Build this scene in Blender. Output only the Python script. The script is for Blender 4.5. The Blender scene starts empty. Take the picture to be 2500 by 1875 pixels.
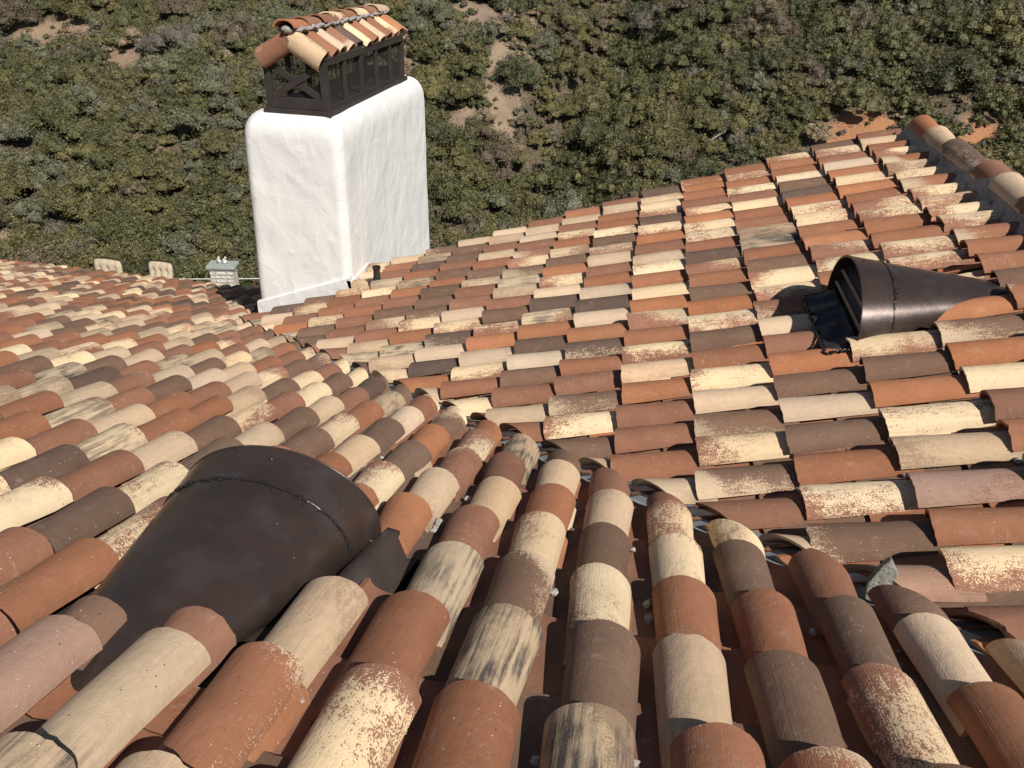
import bpy, math, random
import numpy as np
from mathutils import Matrix, Vector
random.seed(7); RS = np.random.RandomState(11)
scene = bpy.context.scene
C = scene.collection
U = 0.224          # metres per tile spacing; roof geometry below is laid out in tile spacings from the photographer's eye
ZC = 10.0          # eye height above datum, metres

# ---------------------------------------------------------------- camera
YAW, PITCH, ROLL, F = -0.15594, 0.51725, 0.0444, 1891.15
fwd = np.array([math.sin(YAW)*math.cos(PITCH), math.cos(YAW)*math.cos(PITCH), -math.sin(PITCH)])
rt = np.array([math.cos(YAW), -math.sin(YAW), 0.0]); upv = np.cross(rt, fwd)
RT = rt*math.cos(ROLL)+upv*math.sin(ROLL); UPV = -rt*math.sin(ROLL)+upv*math.cos(ROLL)
cam_d = bpy.data.cameras.new("camera"); cam = bpy.data.objects.new("camera", cam_d); C.objects.link(cam)
cam_d.sensor_width = 36.0; cam_d.lens = F/2500.0*36.0; cam_d.clip_start = 0.05; cam_d.clip_end = 800.0
cam.matrix_world = Matrix(((RT[0], UPV[0], -fwd[0], 0), (RT[1], UPV[1], -fwd[1], 0), (RT[2], UPV[2], -fwd[2], ZC), (0, 0, 0, 1)))
scene.camera = cam

# ---------------------------------------------------------------- light
SUN_EL, SUN_TO = math.radians(44), (-0.67, 0.742)      # direction in plan the light travels towards
world = bpy.data.worlds.new("World"); scene.world = world; world.use_nodes = True
wn = world.node_tree.nodes; wl = world.node_tree.links
bg = wn['Background']; sky = wn.new('ShaderNodeTexSky'); sky.sky_type = 'NISHITA'; sky.sun_disc = False
sky.sun_elevation = SUN_EL; sky.sun_rotation = math.atan2(-SUN_TO[0], -SUN_TO[1]); sky.altitude = 300; sky.dust_density = 0.6
wl.new(sky.outputs[0], bg.inputs[0]); bg.inputs[1].default_value = 0.05
sd = bpy.data.lights.new("sun", 'SUN'); sd.energy = 5.0; sd.angle = math.radians(0.5); sd.color = (1.0, 0.955, 0.88)
sun = bpy.data.objects.new("sun", sd); C.objects.link(sun)
ld = Vector((SUN_TO[0]*math.cos(SUN_EL), SUN_TO[1]*math.cos(SUN_EL), -math.sin(SUN_EL)))
sun.rotation_euler = ld.to_track_quat('-Z', 'Y').to_euler(); sun.location = (5, -5, 20)
scene.view_settings.view_transform = 'Standard'; scene.view_settings.look = 'None'
scene.view_settings.exposure = 0.05; scene.view_settings.gamma = 1.0
scene.cycles.use_denoising = True
scene.cycles.max_bounces = 6; scene.cycles.diffuse_bounces = 3

# ---------------------------------------------------------------- helpers
def project(P):
    P = np.asarray(P, float) - np.array([0, 0, ZC]); d = P @ fwd
    return 1250+F*(P @ RT)/d, 937.5-F*(P @ UPV)/d, d
def ray(u, v):
    return RT*(u-1250)/F - UPV*(v-937.5)/F + fwd
def W(p):                                    # eye-centred tile spacings -> metres
    p = np.asarray(p, float)*U; p[..., 2] += ZC; return p
def tagset(o, label=None, cat=None, group=None, kind=None):
    for k, v in (('label', label), ('category', cat), ('group', group), ('kind', kind)):
        if v: o[k] = v
    return o
def empty(name, loc, label=None, cat=None, group=None):
    o = bpy.data.objects.new(name, None); o.location = loc; o.empty_display_size = 0.1; C.objects.link(o)
    return tagset(o, label, cat, group)
def mesh_obj(name, V, Fc, mat, parent=None, smooth=False, attrs=None, label=None):
    """V in world metres (n,3); Fc list of index tuples or an (m,4) array; parent is never rotated"""
    V = np.asarray(V, np.float32)
    off = np.zeros(3)
    if parent is not None:
        off = np.array(parent.get('_base', parent.location[:]), float)
    base = off if parent is not None else V.mean(0)
    me = bpy.data.meshes.new(name)
    if isinstance(Fc, np.ndarray):
        n, k = Fc.shape
        me.vertices.add(len(V)); me.vertices.foreach_set('co', (V-base).astype(np.float32).ravel())
        me.loops.add(n*k); me.loops.foreach_set('vertex_index', Fc.astype(np.int32).ravel())
        me.polygons.add(n); me.polygons.foreach_set('loop_start', np.arange(0, n*k, k, dtype=np.int32))
        if smooth: me.polygons.foreach_set('use_smooth', np.ones(n, bool))
        me.update(calc_edges=True)
    else:
        me.from_pydata((V-base).tolist(), [], [tuple(int(i) for i in f) for f in Fc])
        if smooth: me.polygons.foreach_set('use_smooth', np.ones(len(me.polygons), bool))
    if attrs:
        for an, (ty, arr) in attrs.items():
            a = me.attributes.new(an, ty, 'POINT')
            a.data.foreach_set('color' if ty == 'FLOAT_COLOR' else ('vector' if ty == 'FLOAT_VECTOR' else 'value'), np.asarray(arr, np.float32).ravel())
    me.materials.append(mat); me.update()
    o = bpy.data.objects.new(name, me); C.objects.link(o)
    if parent is not None:
        o.parent = parent; o['_base'] = [float(b) for b in base]
    else:
        o.location = base
    if label: o['label'] = label
    return o
class MB:
    def __init__(s): s.v = []; s.f = []
    def add(s, V, Fc):
        n = len(s.v); s.v += [tuple(p) for p in V]; s.f += [tuple(i+n for i in f) for f in Fc]; return s
    def box(s, c, h, axes=None):
        c = np.array(c, float); ax = np.eye(3) if axes is None else np.array(axes, float)
        V = [c+ax[0]*h[0]*i+ax[1]*h[1]*j+ax[2]*h[2]*k for k in (-1, 1) for j in (-1, 1) for i in (-1, 1)]
        return s.add(V, [(0, 2, 3, 1), (4, 5, 7, 6), (0, 1, 5, 4), (2, 6, 7, 3), (0, 4, 6, 2), (1, 3, 7, 5)])
    def bar(s, a, b, w, d, side):            # bar from a to b, half width w along side, half depth d across
        a = np.array(a, float); b = np.array(b, float); L = np.linalg.norm(b-a); z = (b-a)/L
        x = np.array(side, float); x -= z*(x @ z); x /= np.linalg.norm(x); y = np.cross(z, x)
        return s.box((a+b)/2, (w, d, L/2), (x, y, z))
    def tube(s, pts, r, n=8, close=True):
        pts = [np.array(p, float) for p in pts]; rings = []
        rr = r if hasattr(r, '__len__') else [r]*len(pts); b0 = len(s.v)
        for i, p in enumerate(pts):
            t = pts[min(i+1, len(pts)-1)]-pts[max(i-1, 0)]; t /= np.linalg.norm(t)+1e-12
            a = np.array([0, 0, 1.]) if abs(t[2]) < .9 else np.array([1., 0, 0])
            x = np.cross(t, a); x /= np.linalg.norm(x); y = np.cross(t, x)
            for k in range(n):
                q = 2*math.pi*k/n; s.v.append(tuple(p+(x*math.cos(q)+y*math.sin(q))*rr[i]))
        for i in range(len(pts)-1):
            for k in range(n):
                s.f.append((b0+i*n+k, b0+i*n+(k+1) % n, b0+(i+1)*n+(k+1) % n, b0+(i+1)*n+k))
        if close:
            s.f.append(tuple(b0+k for k in range(n))[::-1]); s.f.append(tuple(b0+(len(pts)-1)*n+k for k in range(n)))
        return s
    def obj(s, name, mat, parent=None, smooth=False, label=None, bevel=0):
        o = mesh_obj(name, np.array(s.v), s.f, mat, parent, smooth, label=label)
        if bevel:
            m = o.modifiers.new('b', 'BEVEL'); m.width = bevel; m.segments = 2; m.limit_method = 'ANGLE'
        return o
def vnoise(P, seed=0):
    """smooth value noise, P (n,3) -> (n,)"""
    P = np.asarray(P, float); i = np.floor(P).astype(np.int64); f = P-i; f = f*f*(3-2*f); out = np.zeros(len(P))
    for dx in (0, 1):
        for dy in (0, 1):
            for dz in (0, 1):
                h = ((i[:, 0]+dx)*374761393+(i[:, 1]+dy)*668265263+(i[:, 2]+dz)*2147483647+seed*144665) & 0x7fffffff
                h = ((h ^ (h >> 13))*1274126177) & 0x7fffffff
                w = (f[:, 0] if dx else 1-f[:, 0])*(f[:, 1] if dy else 1-f[:, 1])*(f[:, 2] if dz else 1-f[:, 2])
                out += w*(h/0x7fffffff)
    return out*2-1

# ---------------------------------------------------------------- materials
def mat(name):
    m = bpy.data.materials.new(name); m.use_nodes = True; nt = m.node_tree
    return m, nt, nt.nodes['Principled BSDF']
def N(nt, t, **kw):
    n = nt.nodes.new(t)
    for k, v in kw.items():
        if k in n.inputs: n.inputs[k].default_value = v
        else: setattr(n, k, v)
    return n
def mathn(nt, op, a, b=None, c=None, clamp=False):
    n = nt.nodes.new('ShaderNodeMath'); n.operation = op; n.use_clamp = clamp
    for i, x in enumerate((a, b, c)):
        if x is None: continue
        if isinstance(x, (int, float)): n.inputs[i].default_value = x
        else: nt.links.new(x, n.inputs[i])
    return n.outputs[0]
def mixc(nt, f, a, b, blend='MIX'):
    n = nt.nodes.new('ShaderNodeMix'); n.data_type = 'RGBA'; n.blend_type = blend; n.clamp_factor = True
    for i, x in ((0, f), (6, a), (7, b)):
        if isinstance(x, (int, float)): n.inputs[i].default_value = x
        elif isinstance(x, tuple): n.inputs[i].default_value = (*x, 1)[:4]
        else: nt.links.new(x, n.inputs[i])
    return n.outputs[2]
def ramp(nt, x, a, b):                        # smooth 0..1 between a and b
    n = nt.nodes.new('ShaderNodeMapRange'); n.interpolation_type = 'SMOOTHSTEP'
    n.inputs[1].default_value = a; n.inputs[2].default_value = b; nt.links.new(x, n.inputs[0]); return n.outputs[0]
def noise(nt, vec, scale, detail=3, rough=.55):
    n = N(nt, 'ShaderNodeTexNoise'); n.inputs['Scale'].default_value = scale; n.inputs['Detail'].default_value = detail
    n.inputs['Roughness'].default_value = rough; nt.links.new(vec, n.inputs['Vector']); return n.outputs[0]
def vmul(nt, v, s):
    n = nt.nodes.new('ShaderNodeVectorMath'); n.operation = 'MULTIPLY'; n.inputs[1].default_value = s; nt.links.new(v, n.inputs[0]); return n.outputs[0]

def clay_material():
    m, nt, b = mat('clay'); L = nt.links
    A = {k: N(nt, 'ShaderNodeAttribute', attribute_name=k) for k in ('coat', 'under', 'prm', 'loc')}
    sep = N(nt, 'ShaderNodeSeparateXYZ'); L.new(A['prm'].outputs['Vector'], sep.inputs[0])
    bias, streak, lines = sep.outputs
    loc = A['loc'].outputs['Vector']          # metres across, along, per tile seed
    fine = noise(nt, vmul(nt, loc, (260, 200, 1)), 1.0, 2, .6)
    mid = noise(nt, vmul(nt, loc, (60, 34, 1)), 1.0, 4, .6)
    big = noise(nt, vmul(nt, loc, (11, 7, 1)), 1.0, 3, .5)
    scr = noise(nt, vmul(nt, loc, (95, 11, 1)), 1.0, 3, .6)
    cv = mathn(nt, 'ADD', mathn(nt, 'MULTIPLY', mathn(nt, 'SUBTRACT', fine, .5), 1.7), mathn(nt, 'MULTIPLY', mathn(nt, 'SUBTRACT', mid, .5), .75))
    cv = mathn(nt, 'ADD', cv, mathn(nt, 'MULTIPLY', mathn(nt, 'SUBTRACT', big, .5), .8))
    cv = mathn(nt, 'ADD', cv, mathn(nt, 'MULTIPLY', mathn(nt, 'SUBTRACT', scr, .5), .55))
    cover = ramp(nt, mathn(nt, 'ADD', cv, bias), -.09, .07)
    col = mixc(nt, cover, A['under'].outputs['Color'], A['coat'].outputs['Color'])
    st = noise(nt, vmul(nt, loc, (80, 5, 1)), 1.0, 5, .65)
    smoke = ramp(nt, mathn(nt, 'ADD', mathn(nt, 'MULTIPLY', st, .6), mathn(nt, 'MULTIPLY', big, .55)), .50, .72)
    sfac = mathn(nt, 'MULTIPLY', mathn(nt, 'MULTIPLY', smoke, mathn(nt, 'ADD', .55, mathn(nt, 'MULTIPLY', fine, .8))), streak, clamp=True)
    col = mixc(nt, sfac, col, (.085, .07, .062))
    # kiln tone drift and dust
    tone = mathn(nt, 'ADD', .80, mathn(nt, 'MULTIPLY', big, .40))
    tone = mathn(nt, 'MULTIPLY', tone, mathn(nt, 'ADD', .86, mathn(nt, 'MULTIPLY', mid, .28)))
    tc = N(nt, 'ShaderNodeCombineColor'); [L.new(tone, tc.inputs[i]) for i in range(3)]
    col = mixc(nt, 1.0, col, tc.outputs[0], 'MULTIPLY')
    dust = ramp(nt, noise(nt, vmul(nt, loc, (22, 14, 3)), 1.0, 5, .7), .56, .80)
    col = mixc(nt, mathn(nt, 'MULTIPLY', dust, .30), col, (.52, .43, .34))
    # small pale flecks and dark pits
    vo = N(nt, 'ShaderNodeTexVoronoi'); vo.inputs['Scale'].default_value = 1.0; L.new(vmul(nt, loc, (75, 60, 5)), vo.inputs['Vector'])
    vs = N(nt, 'ShaderNodeSeparateColor'); L.new(vo.outputs['Color'], vs.inputs[0])
    fl = mathn(nt, 'MULTIPLY', mathn(nt, 'LESS_THAN', vo.outputs['Distance'], .12), mathn(nt, 'GREATER_THAN', vs.outputs[0], .90))
    col = mixc(nt, mathn(nt, 'MULTIPLY', fl, .75), col, (.74, .64, .50))
    pit = mathn(nt, 'MULTIPLY', mathn(nt, 'LESS_THAN', vo.outputs['Distance'], .14), mathn(nt, 'LESS_THAN', vs.outputs[1], .07))
    col = mixc(nt, mathn(nt, 'MULTIPLY', pit, .8), col, (.045, .03, .025))
    # thin scratches
    sc = noise(nt, vmul(nt, loc, (9, 60, 2)), 1.0, 2, .5)
    sc = mathn(nt, 'LESS_THAN', mathn(nt, 'ABSOLUTE', mathn(nt, 'SUBTRACT', sc, .5)), .006)
    sc = mathn(nt, 'MULTIPLY', sc, ramp(nt, noise(nt, vmul(nt, loc, (6, 5, 7)), 1.0, 1), .56, .66))
    col = mixc(nt, mathn(nt, 'MULTIPLY', sc, .4), col, (.55, .42, .32))
    L.new(col, b.inputs['Base Color']); b.inputs['Roughness'].default_value = .9
    b.inputs['Specular IOR Level'].default_value = .25
    # wire-cut lines along the tile, sanded face
    wl_ = noise(nt, vmul(nt, loc, (420, 3.5, 1)), 1.0, 2, .5)
    h = mathn(nt, 'ADD', mathn(nt, 'MULTIPLY', mathn(nt, 'MULTIPLY', wl_, lines), .0020), mathn(nt, 'MULTIPLY', fine, .0011))
    h = mathn(nt, 'ADD', h, mathn(nt, 'MULTIPLY', mathn(nt, 'ADD', mathn(nt, 'MULTIPLY', mid, .0022), mathn(nt, 'MULTIPLY', big, .006)), 1.0))
    h = mathn(nt, 'SUBTRACT', h, mathn(nt, 'MULTIPLY', pit, .0025))
    bp = N(nt, 'ShaderNodeBump'); bp.inputs['Distance'].default_value = 1.0; bp.inputs['Strength'].default_value = .75
    L.new(h, bp.inputs['Height']); L.new(bp.outputs[0], b.inputs['Normal'])
    return m
CLAY = clay_material()

def paint_metal(name, col, rough, patchy=0.0):
    m, nt, b = mat(name); L = nt.links
    g = N(nt, 'ShaderNodeNewGeometry').outputs['Position']
    n1 = noise(nt, g, 6.0, 3); n2 = noise(nt, g, 90.0, 3)
    c = mixc(nt, ramp(nt, n1, .35, .7), tuple(x*.88 for x in col), tuple(min(1, x*1.15) for x in col))
    if patchy: c = mixc(nt, mathn(nt, 'MULTIPLY', ramp(nt, noise(nt, g, 9.0, 2), .5, .72), patchy), c, (.10, .082, .078))
    vo = N(nt, 'ShaderNodeTexVoronoi'); vo.inputs['Scale'].default_value = 26; L.new(g, vo.inputs['Vector'])
    vs = N(nt, 'ShaderNodeSeparateColor'); L.new(vo.outputs['Color'], vs.inputs[0])
    fl = mathn(nt, 'MULTIPLY', mathn(nt, 'LESS_THAN', vo.outputs['Distance'], .05), mathn(nt, 'GREATER_THAN', vs.outputs[0], .7))
    c = mixc(nt, fl, c, (.35, .30, .27))
    L.new(c, b.inputs['Base Color'])
    L.new(mathn(nt, 'ADD', rough-.06, mathn(nt, 'MULTIPLY', n2, .16)), b.inputs['Roughness'])
    bp = N(nt, 'ShaderNodeBump'); bp.inputs['Strength'].default_value = .35; bp.inputs['Distance'].default_value = .004
    L.new(mathn(nt, 'ADD', n1, mathn(nt, 'MULTIPLY', n2, .12)), bp.inputs['Height']); L.new(bp.outputs[0], b.inputs['Normal'])
    return m
HOODM = paint_metal('brown_enamel', (.072, .050, .042), .27, .6)
HOODM.node_tree.nodes['Principled BSDF'].inputs['Metallic'].default_value = .45
FLASHM = paint_metal('brown_flashing', (.055, .042, .036), .5)
BRONZE = paint_metal('bronze_paint', (.040, .032, .028), .5)
SLATM = paint_metal('louver_lit_edge', (.34, .24, .16), .55)  # lighter brown: the light on the louvre edges is put into the colour
BLADE = paint_metal('louver_shaded_blade', (.022, .020, .024), .5)  # near black: shade on the blades is put into the colour

def simple(name, col, rough=.8, var=.2, scale=20, bump=.0, bscale=60, spec=.3, metal=0):
    m, nt, b = mat(name); L = nt.links
    g = N(nt, 'ShaderNodeNewGeometry').outputs['Position']
    n1 = noise(nt, g, scale, 5, .6)
    c = mixc(nt, ramp(nt, n1, .3, .7), tuple(x*(1-var) for x in col), tuple(min(1, x*(1+var)) for x in col))
    L.new(c, b.inputs['Base Color']); b.inputs['Roughness'].default_value = rough
    b.inputs['Specular IOR Level'].default_value = spec; b.inputs['Metallic'].default_value = metal
    if bump:
        bp = N(nt, 'ShaderNodeBump'); bp.inputs['Strength'].default_value = .8; bp.inputs['Distance'].default_value = bump
        L.new(noise(nt, g, bscale, 4, .6), bp.inputs['Height']); L.new(bp.outputs[0], b.inputs['Normal'])
    return m
GALV = simple('galvanised', (.38, .42, .44), .45, .12, 8, metal=.35)
DECK = simple('roof_felt', (.035, .03, .028), .95, .2)
MORTAR = simple('mortar', (.34, .32, .30), .95, .25, 30, .012, 70)
MORTARW = simple('pale_mortar', (.40, .37, .33), .95, .2, 50, .006, 150)
TAR = paint_metal('tar', (.022, .020, .021), .22)
MEMB = paint_metal('membrane', (.030, .029, .036), .45)
WIRE = simple('wire', (.05, .045, .04), .6, .1)
CUSH = simple('cushion', (.50, .41, .29), .95, .10, 12, .004, 200)
DARKM = simple('dark_frame', (.03, .025, .02), .6, .1)
CAPSTONE = simple('cap_stone', (.33, .36, .33), .85, .1, 10)
RAILM = simple('rail_white', (.55, .55, .48), .6, .1)
RUST = simple('rust_post', (.16, .075, .04), .85, .25)
CONC = simple('patio_concrete', (.52, .50, .45), .9, .15, 5)
ORN = simple('ornament_white', (.66, .64, .58), .6, .35, 60)

def stucco():
    m, nt, b = mat('white_stucco'); L = nt.links
    g = N(nt, 'ShaderNodeNewGeometry').outputs['Position']
    d = noise(nt, g, 3.0, 3); dv = N(nt, 'ShaderNodeVectorMath'); dv.operation = 'ADD'
    sc = N(nt, 'ShaderNodeVectorMath'); sc.operation = 'SCALE'; sc.inputs['Scale'].default_value = .5; nn = N(nt, 'ShaderNodeTexNoise'); nn.inputs['Scale'].default_value = 2.6; nn.inputs['Detail'].default_value = 2
    L.new(g, nn.inputs['Vector']); L.new(nn.outputs['Color'], sc.inputs[0]); L.new(g, dv.inputs[0]); L.new(sc.outputs[0], dv.inputs[1])
    w = vmul(nt, dv.outputs[0], (1, 1, .55))
    vo = N(nt, 'ShaderNodeTexVoronoi'); vo.feature = 'SMOOTH_F1'; vo.inputs['Scale'].default_value = 4.2; vo.inputs['Smoothness'].default_value = .25; L.new(w, vo.inputs['Vector'])
    fine = noise(nt, w, 38, 4, .6); rid = noise(nt, w, 7.5, 3, .5)
    ridge = mathn(nt, 'SUBTRACT', 1.0, ramp(nt, mathn(nt, 'ABSOLUTE', mathn(nt, 'SUBTRACT', rid, .5)), 0, .03))
    grit = ramp(nt, noise(nt, g, 4.0, 2), .52, .64)
    h = mathn(nt, 'ADD', mathn(nt, 'MULTIPLY', vo.outputs['Distance'], .020), mathn(nt, 'MULTIPLY', mathn(nt, 'MULTIPLY', fine, grit), .005))
    h = mathn(nt, 'ADD', h, mathn(nt, 'MULTIPLY', ridge, .0018))
    bp = N(nt, 'ShaderNodeBump'); bp.inputs['Strength'].default_value = .6; bp.inputs['Distance'].default_value = 1.0; L.new(h, bp.inputs['Height'])
    L.new(bp.outputs[0], b.inputs['Normal'])
    L.new(mixc(nt, ramp(nt, d, .35, .7), (.79, .785, .76), (.74, .735, .715)), b.inputs['Base Color']); b.inputs['Roughness'].default_value = .75
    return m
STUCCO = stucco()

def leaf_mat():
    m, nt, b = mat('leaves'); L = nt.links
    a = N(nt, 'ShaderNodeAttribute', attribute_name='leafcol')
    L.new(a.outputs['Color'], b.inputs['Base Color']); b.inputs['Roughness'].default_value = .6; b.inputs['Specular IOR Level'].default_value = .35
    return m
LEAF = leaf_mat()
def dirt_mat():
    m, nt, b = mat('hillside_soil'); L = nt.links
    a = N(nt, 'ShaderNodeAttribute', attribute_name='soil')
    g = N(nt, 'ShaderNodeNewGeometry').outputs['Position']
    n1 = noise(nt, g, .6, 5, .6); n2 = noise(nt, g, 9, 5, .7)
    c = mixc(nt, ramp(nt, n1, .35, .65), (.36, .265, .18), (.24, .175, .12))
    c = mixc(nt, a.outputs['Fac'], c, (.50, .225, .10))
    op = N(nt, 'ShaderNodeAttribute', attribute_name='open_ground').outputs['Fac']      # leaf litter lies under the brush, bare soil only in the openings
    lit = mixc(nt, ramp(nt, noise(nt, g, 3.5, 4, .7), .4, .65), (.085, .066, .040), (.13, .105, .062))
    c = mixc(nt, ramp(nt, mathn(nt, 'ADD', op, mathn(nt, 'MULTIPLY', mathn(nt, 'SUBTRACT', noise(nt, g, 1.6, 4), .5), .5)), .12, .42), lit, c)
    c = mixc(nt, mathn(nt, 'MULTIPLY', ramp(nt, n2, .45, .75), .55), c, (.52, .38, .27))
    L.new(c, b.inputs['Base Color']); b.inputs['Roughness'].default_value = .95
    bp = N(nt, 'ShaderNodeBump'); bp.inputs['Strength'].default_value = 1.0; bp.inputs['Distance'].default_value = .12
    L.new(mathn(nt, 'ADD', n2, mathn(nt, 'MULTIPLY', noise(nt, g, 40, 3), .3)), bp.inputs['Height']); L.new(bp.outputs[0], b.inputs['Normal'])
    return m
DIRT = dirt_mat()

# ---------------------------------------------------------------- roof planes
AL, HA, XA = 0.36279, 3.99912, 0.11334
AB, ZB, XB, YB, EX = 0.35660, -8.95011, 1.60225, 12.03593, 1.69572
ca, sa, cb, sb = math.cos(AL), math.sin(AL), math.cos(AB), math.sin(AB); ta, tb = math.tan(AL), math.tan(AB)
class Frame:
    def __init__(s, o, ex, ed, en): s.o, s.ex, s.ed, s.en = [np.array(v, float) for v in (o, ex, ed, en)]
    def __call__(s, x, d, n):
        x, d, n = [np.asarray(v, float)[..., None] for v in (x, d, n)]
        return s.o+s.ex*x+s.ed*d+s.en*n
FA = Frame((0, 0, -HA), (1, 0, 0), (0, ca, -sa), (0, sa, ca))
FB = Frame((0, 0, ZB), (0, 1, 0), (-cb, 0, -sb), (-sb, 0, cb))
XR = 9.9                                      # ridge of the right-hand slope
FC = Frame((XR, 0, ZB+tb*XR), (0, 1, 0), (cb, 0, -sb), (sb, 0, cb))
def smaxA(x): x = np.asarray(x, float); return np.where(x < -17.15, 60., (-HA-ZB-tb*x)/ta/ca - .86)
def smaxB(y):
    xv = (-HA-ZB-ta*np.asarray(y))/tb
    return -(xv-.28)/cb

COATS = {  # coat, under, bias, streak, lines
 'C': ((.80, .61, .385), (.33, .155, .10), .24, .10), 'c': ((.78, .585, .365), (.33, .155, .10), .06, .25),
 'S': ((.60, .435, .285), (.48, .33, .215), .35, .12), 's': ((.64, .48, .335), (.45, .30, .20), .6, .05),
 'G': ((.53, .40, .265), (.38, .26, .17), .35, .85), 'g': ((.70, .53, .34), (.30, .17, .11), .25, .8),
 'R': ((.325, .142, .078), (.38, .19, .11), .9, .0), 'O': ((.410, .172, .084), (.38, .15, .07), .9, .0),
 'M': ((.275, .132, .083), (.24, .11, .07), .9, .0), 'B': ((.190, .113, .076), (.22, .12, .08), .8, .0),
 'D': ((.140, .092, .070), (.17, .10, .075), .8, .0), 'P': ((.38, .235, .175), (.35, .17, .115), .45, .0)}
NAMES = {'C': 'cream coated clay tile', 'c': 'cream tile worn to red clay', 'S': 'sand coloured clay tile', 's': 'pale sand clay tile',
 'G': 'tan tile with dark smoke streaks', 'g': 'cream tile with dark smoke streaks', 'R': 'terracotta red clay tile', 'O': 'orange clay tile',
 'M': 'reddish brown clay tile', 'B': 'dark brown clay tile', 'D': 'very dark grey brown tile', 'P': 'faded pink clay tile'}
def randtype(r):
    return r.choices('CcSsGgROMBD', [11, 8, 12, 3, 6, 4, 13, 2, 16, 19, 4])[0]

def barrel(fr, x0, s0, s1, ty, up=False, r0=.33, r1=.40, rise0=.29, rise1=.35, n0=-.21, n1=0., na=14, nl=5, th=.06, seed=0, smax=None, yaw=0., tilt=0., rough=.012, thm=1.45):
    """one half-barrel clay tile in frame fr; up=True is a trough (pan). returns V, F, attrs"""
    r = np.random.RandomState(seed & 0x7fffffff)
    th_ = np.linspace(-thm, thm, na+1); lv = np.linspace(0, 1, nl+1)
    T, Lv = np.meshgrid(th_, lv)
    rad = r0+(r1-r0)*Lv; ris = rise0+(rise1-rise0)*Lv; cn = n0+(n1-n0)*Lv
    ang_jit = 1+.02*r.randn()
    # ragged ends
    e0 = rough*r.randn(na+1)*.5; e1 = rough*.42*r.randn(na+1)+rough*1.3*np.sin(th_*r.uniform(1, 3)+r.uniform(0, 6))
    chip = r.rand()
    if chip < .22:
        c = r.uniform(-1.3, 1.3); e1 -= .06*r.rand()*np.exp(-((th_-c)/.16)**2)
    S0, S1 = s0+e0, s1+e1
    lay = []
    for k in (0, 1):
        R_ = rad*ang_jit-(th*(1-k*0) if k else 0)*1.0; H_ = ris-(th if k else 0)
        if k: cnk = cn-th if not up else cn+th
        else: cnk = cn
        X = (R_ if not up else rad*ang_jit-(th if k else 0))*np.sin(T)
        if not up: Nn = cnk-H_*(1-np.cos(T))
        else: Nn = cnk+H_*(1-np.cos(T))
        a1 = S1[None, :]*np.ones_like(T)
        if smax is not None:
            a1 = np.minimum(a1, smax(x0+X))
        a0 = S0[None, :]*np.ones_like(T)
        a1 = np.maximum(a1, a0+.02)
        D = a0+(a1-a0)*Lv
        wx = .008*np.sin(Lv*3+r.uniform(0, 6))*r.randn()
        X2 = X+wx+(D-(s0+s1)/2)*yaw
        Nn = Nn+tilt*X+.006*r.randn()*np.sin(D*4+r.uniform(0, 6))
        lay.append((fr(x0+X2, D, Nn), R_*T, D))
    n = (na+1)*(nl+1)
    V = np.concatenate([lay[0][0].reshape(-1, 3), lay[1][0].reshape(-1, 3)])
    Fc = []
    idx = np.arange(n).reshape(nl+1, na+1)
    a, b_, c_, d_ = idx[:-1, :-1].ravel(), idx[:-1, 1:].ravel(), idx[1:, 1:].ravel(), idx[1:, :-1].ravel()
    Fc.append(np.stack([a, b_, c_, d_], 1)); Fc.append(np.stack([a, d_, c_, b_], 1)+n)
    src = list(range(2*n)); extra = 2*n
    for row in (idx[0], idx[-1][::-1], idx[:, 0][::-1], idx[:, -1]):
        m = len(row); e = np.arange(extra, extra+m); src += list(row)+list(row+n); extra += 2*m
        p, q = e[:-1], e[1:]; Fc.append(np.stack([q, p, p+m, q+m], 1))
    Fc = np.concatenate(Fc); src = np.array(src); V = V[src]
    coat, under, bias, streak = COATS[ty]
    if ty in 'MBRD' and r.rand() < .16: under, bias = (.58, .43, .29), r.uniform(.34, .55)
    j = 1+.07*r.randn(); hu = .022*r.randn(); jc = np.clip(np.array(coat)*j*np.array([1+hu, 1, 1-hu]), .02, .88); ju = np.clip(np.array(under)*(1+.1*r.randn()), .02, .8)
    u = np.concatenate([lay[0][1].ravel(), lay[1][1].ravel()])*U; v = np.concatenate([lay[0][2].ravel(), lay[1][2].ravel()])*U; u, v = u[src], v[src]
    # worn coat: the coating fades across or along some tiles
    gu, gv = (.34+.2*r.randn())*(1 if r.rand() < .75 else -1), r.randn()*.22
    un = u/(.4*U*1.5); vn = (v/U-(s0+s1)/2)/max(.3, (s1-s0)/2)
    if ty in 'CcSGgP' or bias < .6: bi = bias+gu*un+gv*vn
    else: bi = bias+0*un
    if not up and s1-s0 > 1.2:
        bi = bi-r.uniform(0, .5)*np.exp(-((1-vn)/.10)**2)
        lip = ((s0+.32)-(s0+s1)/2)/max(.3, (s1-s0)/2); dirt = r.uniform(.1, .6)*np.exp(-(np.maximum(vn-lip, 0)/.16)**2)
    else: dirt = 0.
    nv = len(V); prm = np.stack([bi, np.full(nv, streak*r.uniform(.3, 1.4))+dirt, np.full(nv, r.uniform(.2, 1.3))], 1)
    att = dict(coat=('FLOAT_COLOR', np.tile([*jc, 1], (nv, 1))), under=('FLOAT_COLOR', np.tile([*ju, 1], (nv, 1))),
               prm=('FLOAT_VECTOR', prm), loc=('FLOAT_VECTOR', np.stack([u, v, np.full(nv, r.uniform(0, 900))], 1)))
    return W(V), Fc, att
def merge(lst):
    V, Fc, att, n = [], [], {}, 0
    for v, f, a in lst:
        V.append(v); Fc.append(f+n); n += len(v)
        for k, (t, arr) in a.items(): att.setdefault(k, [t, []])[1].append(arr)
    return np.concatenate(V), np.concatenate(Fc), {k: (t, np.concatenate(x)) for k, (t, x) in att.items()}
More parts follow.
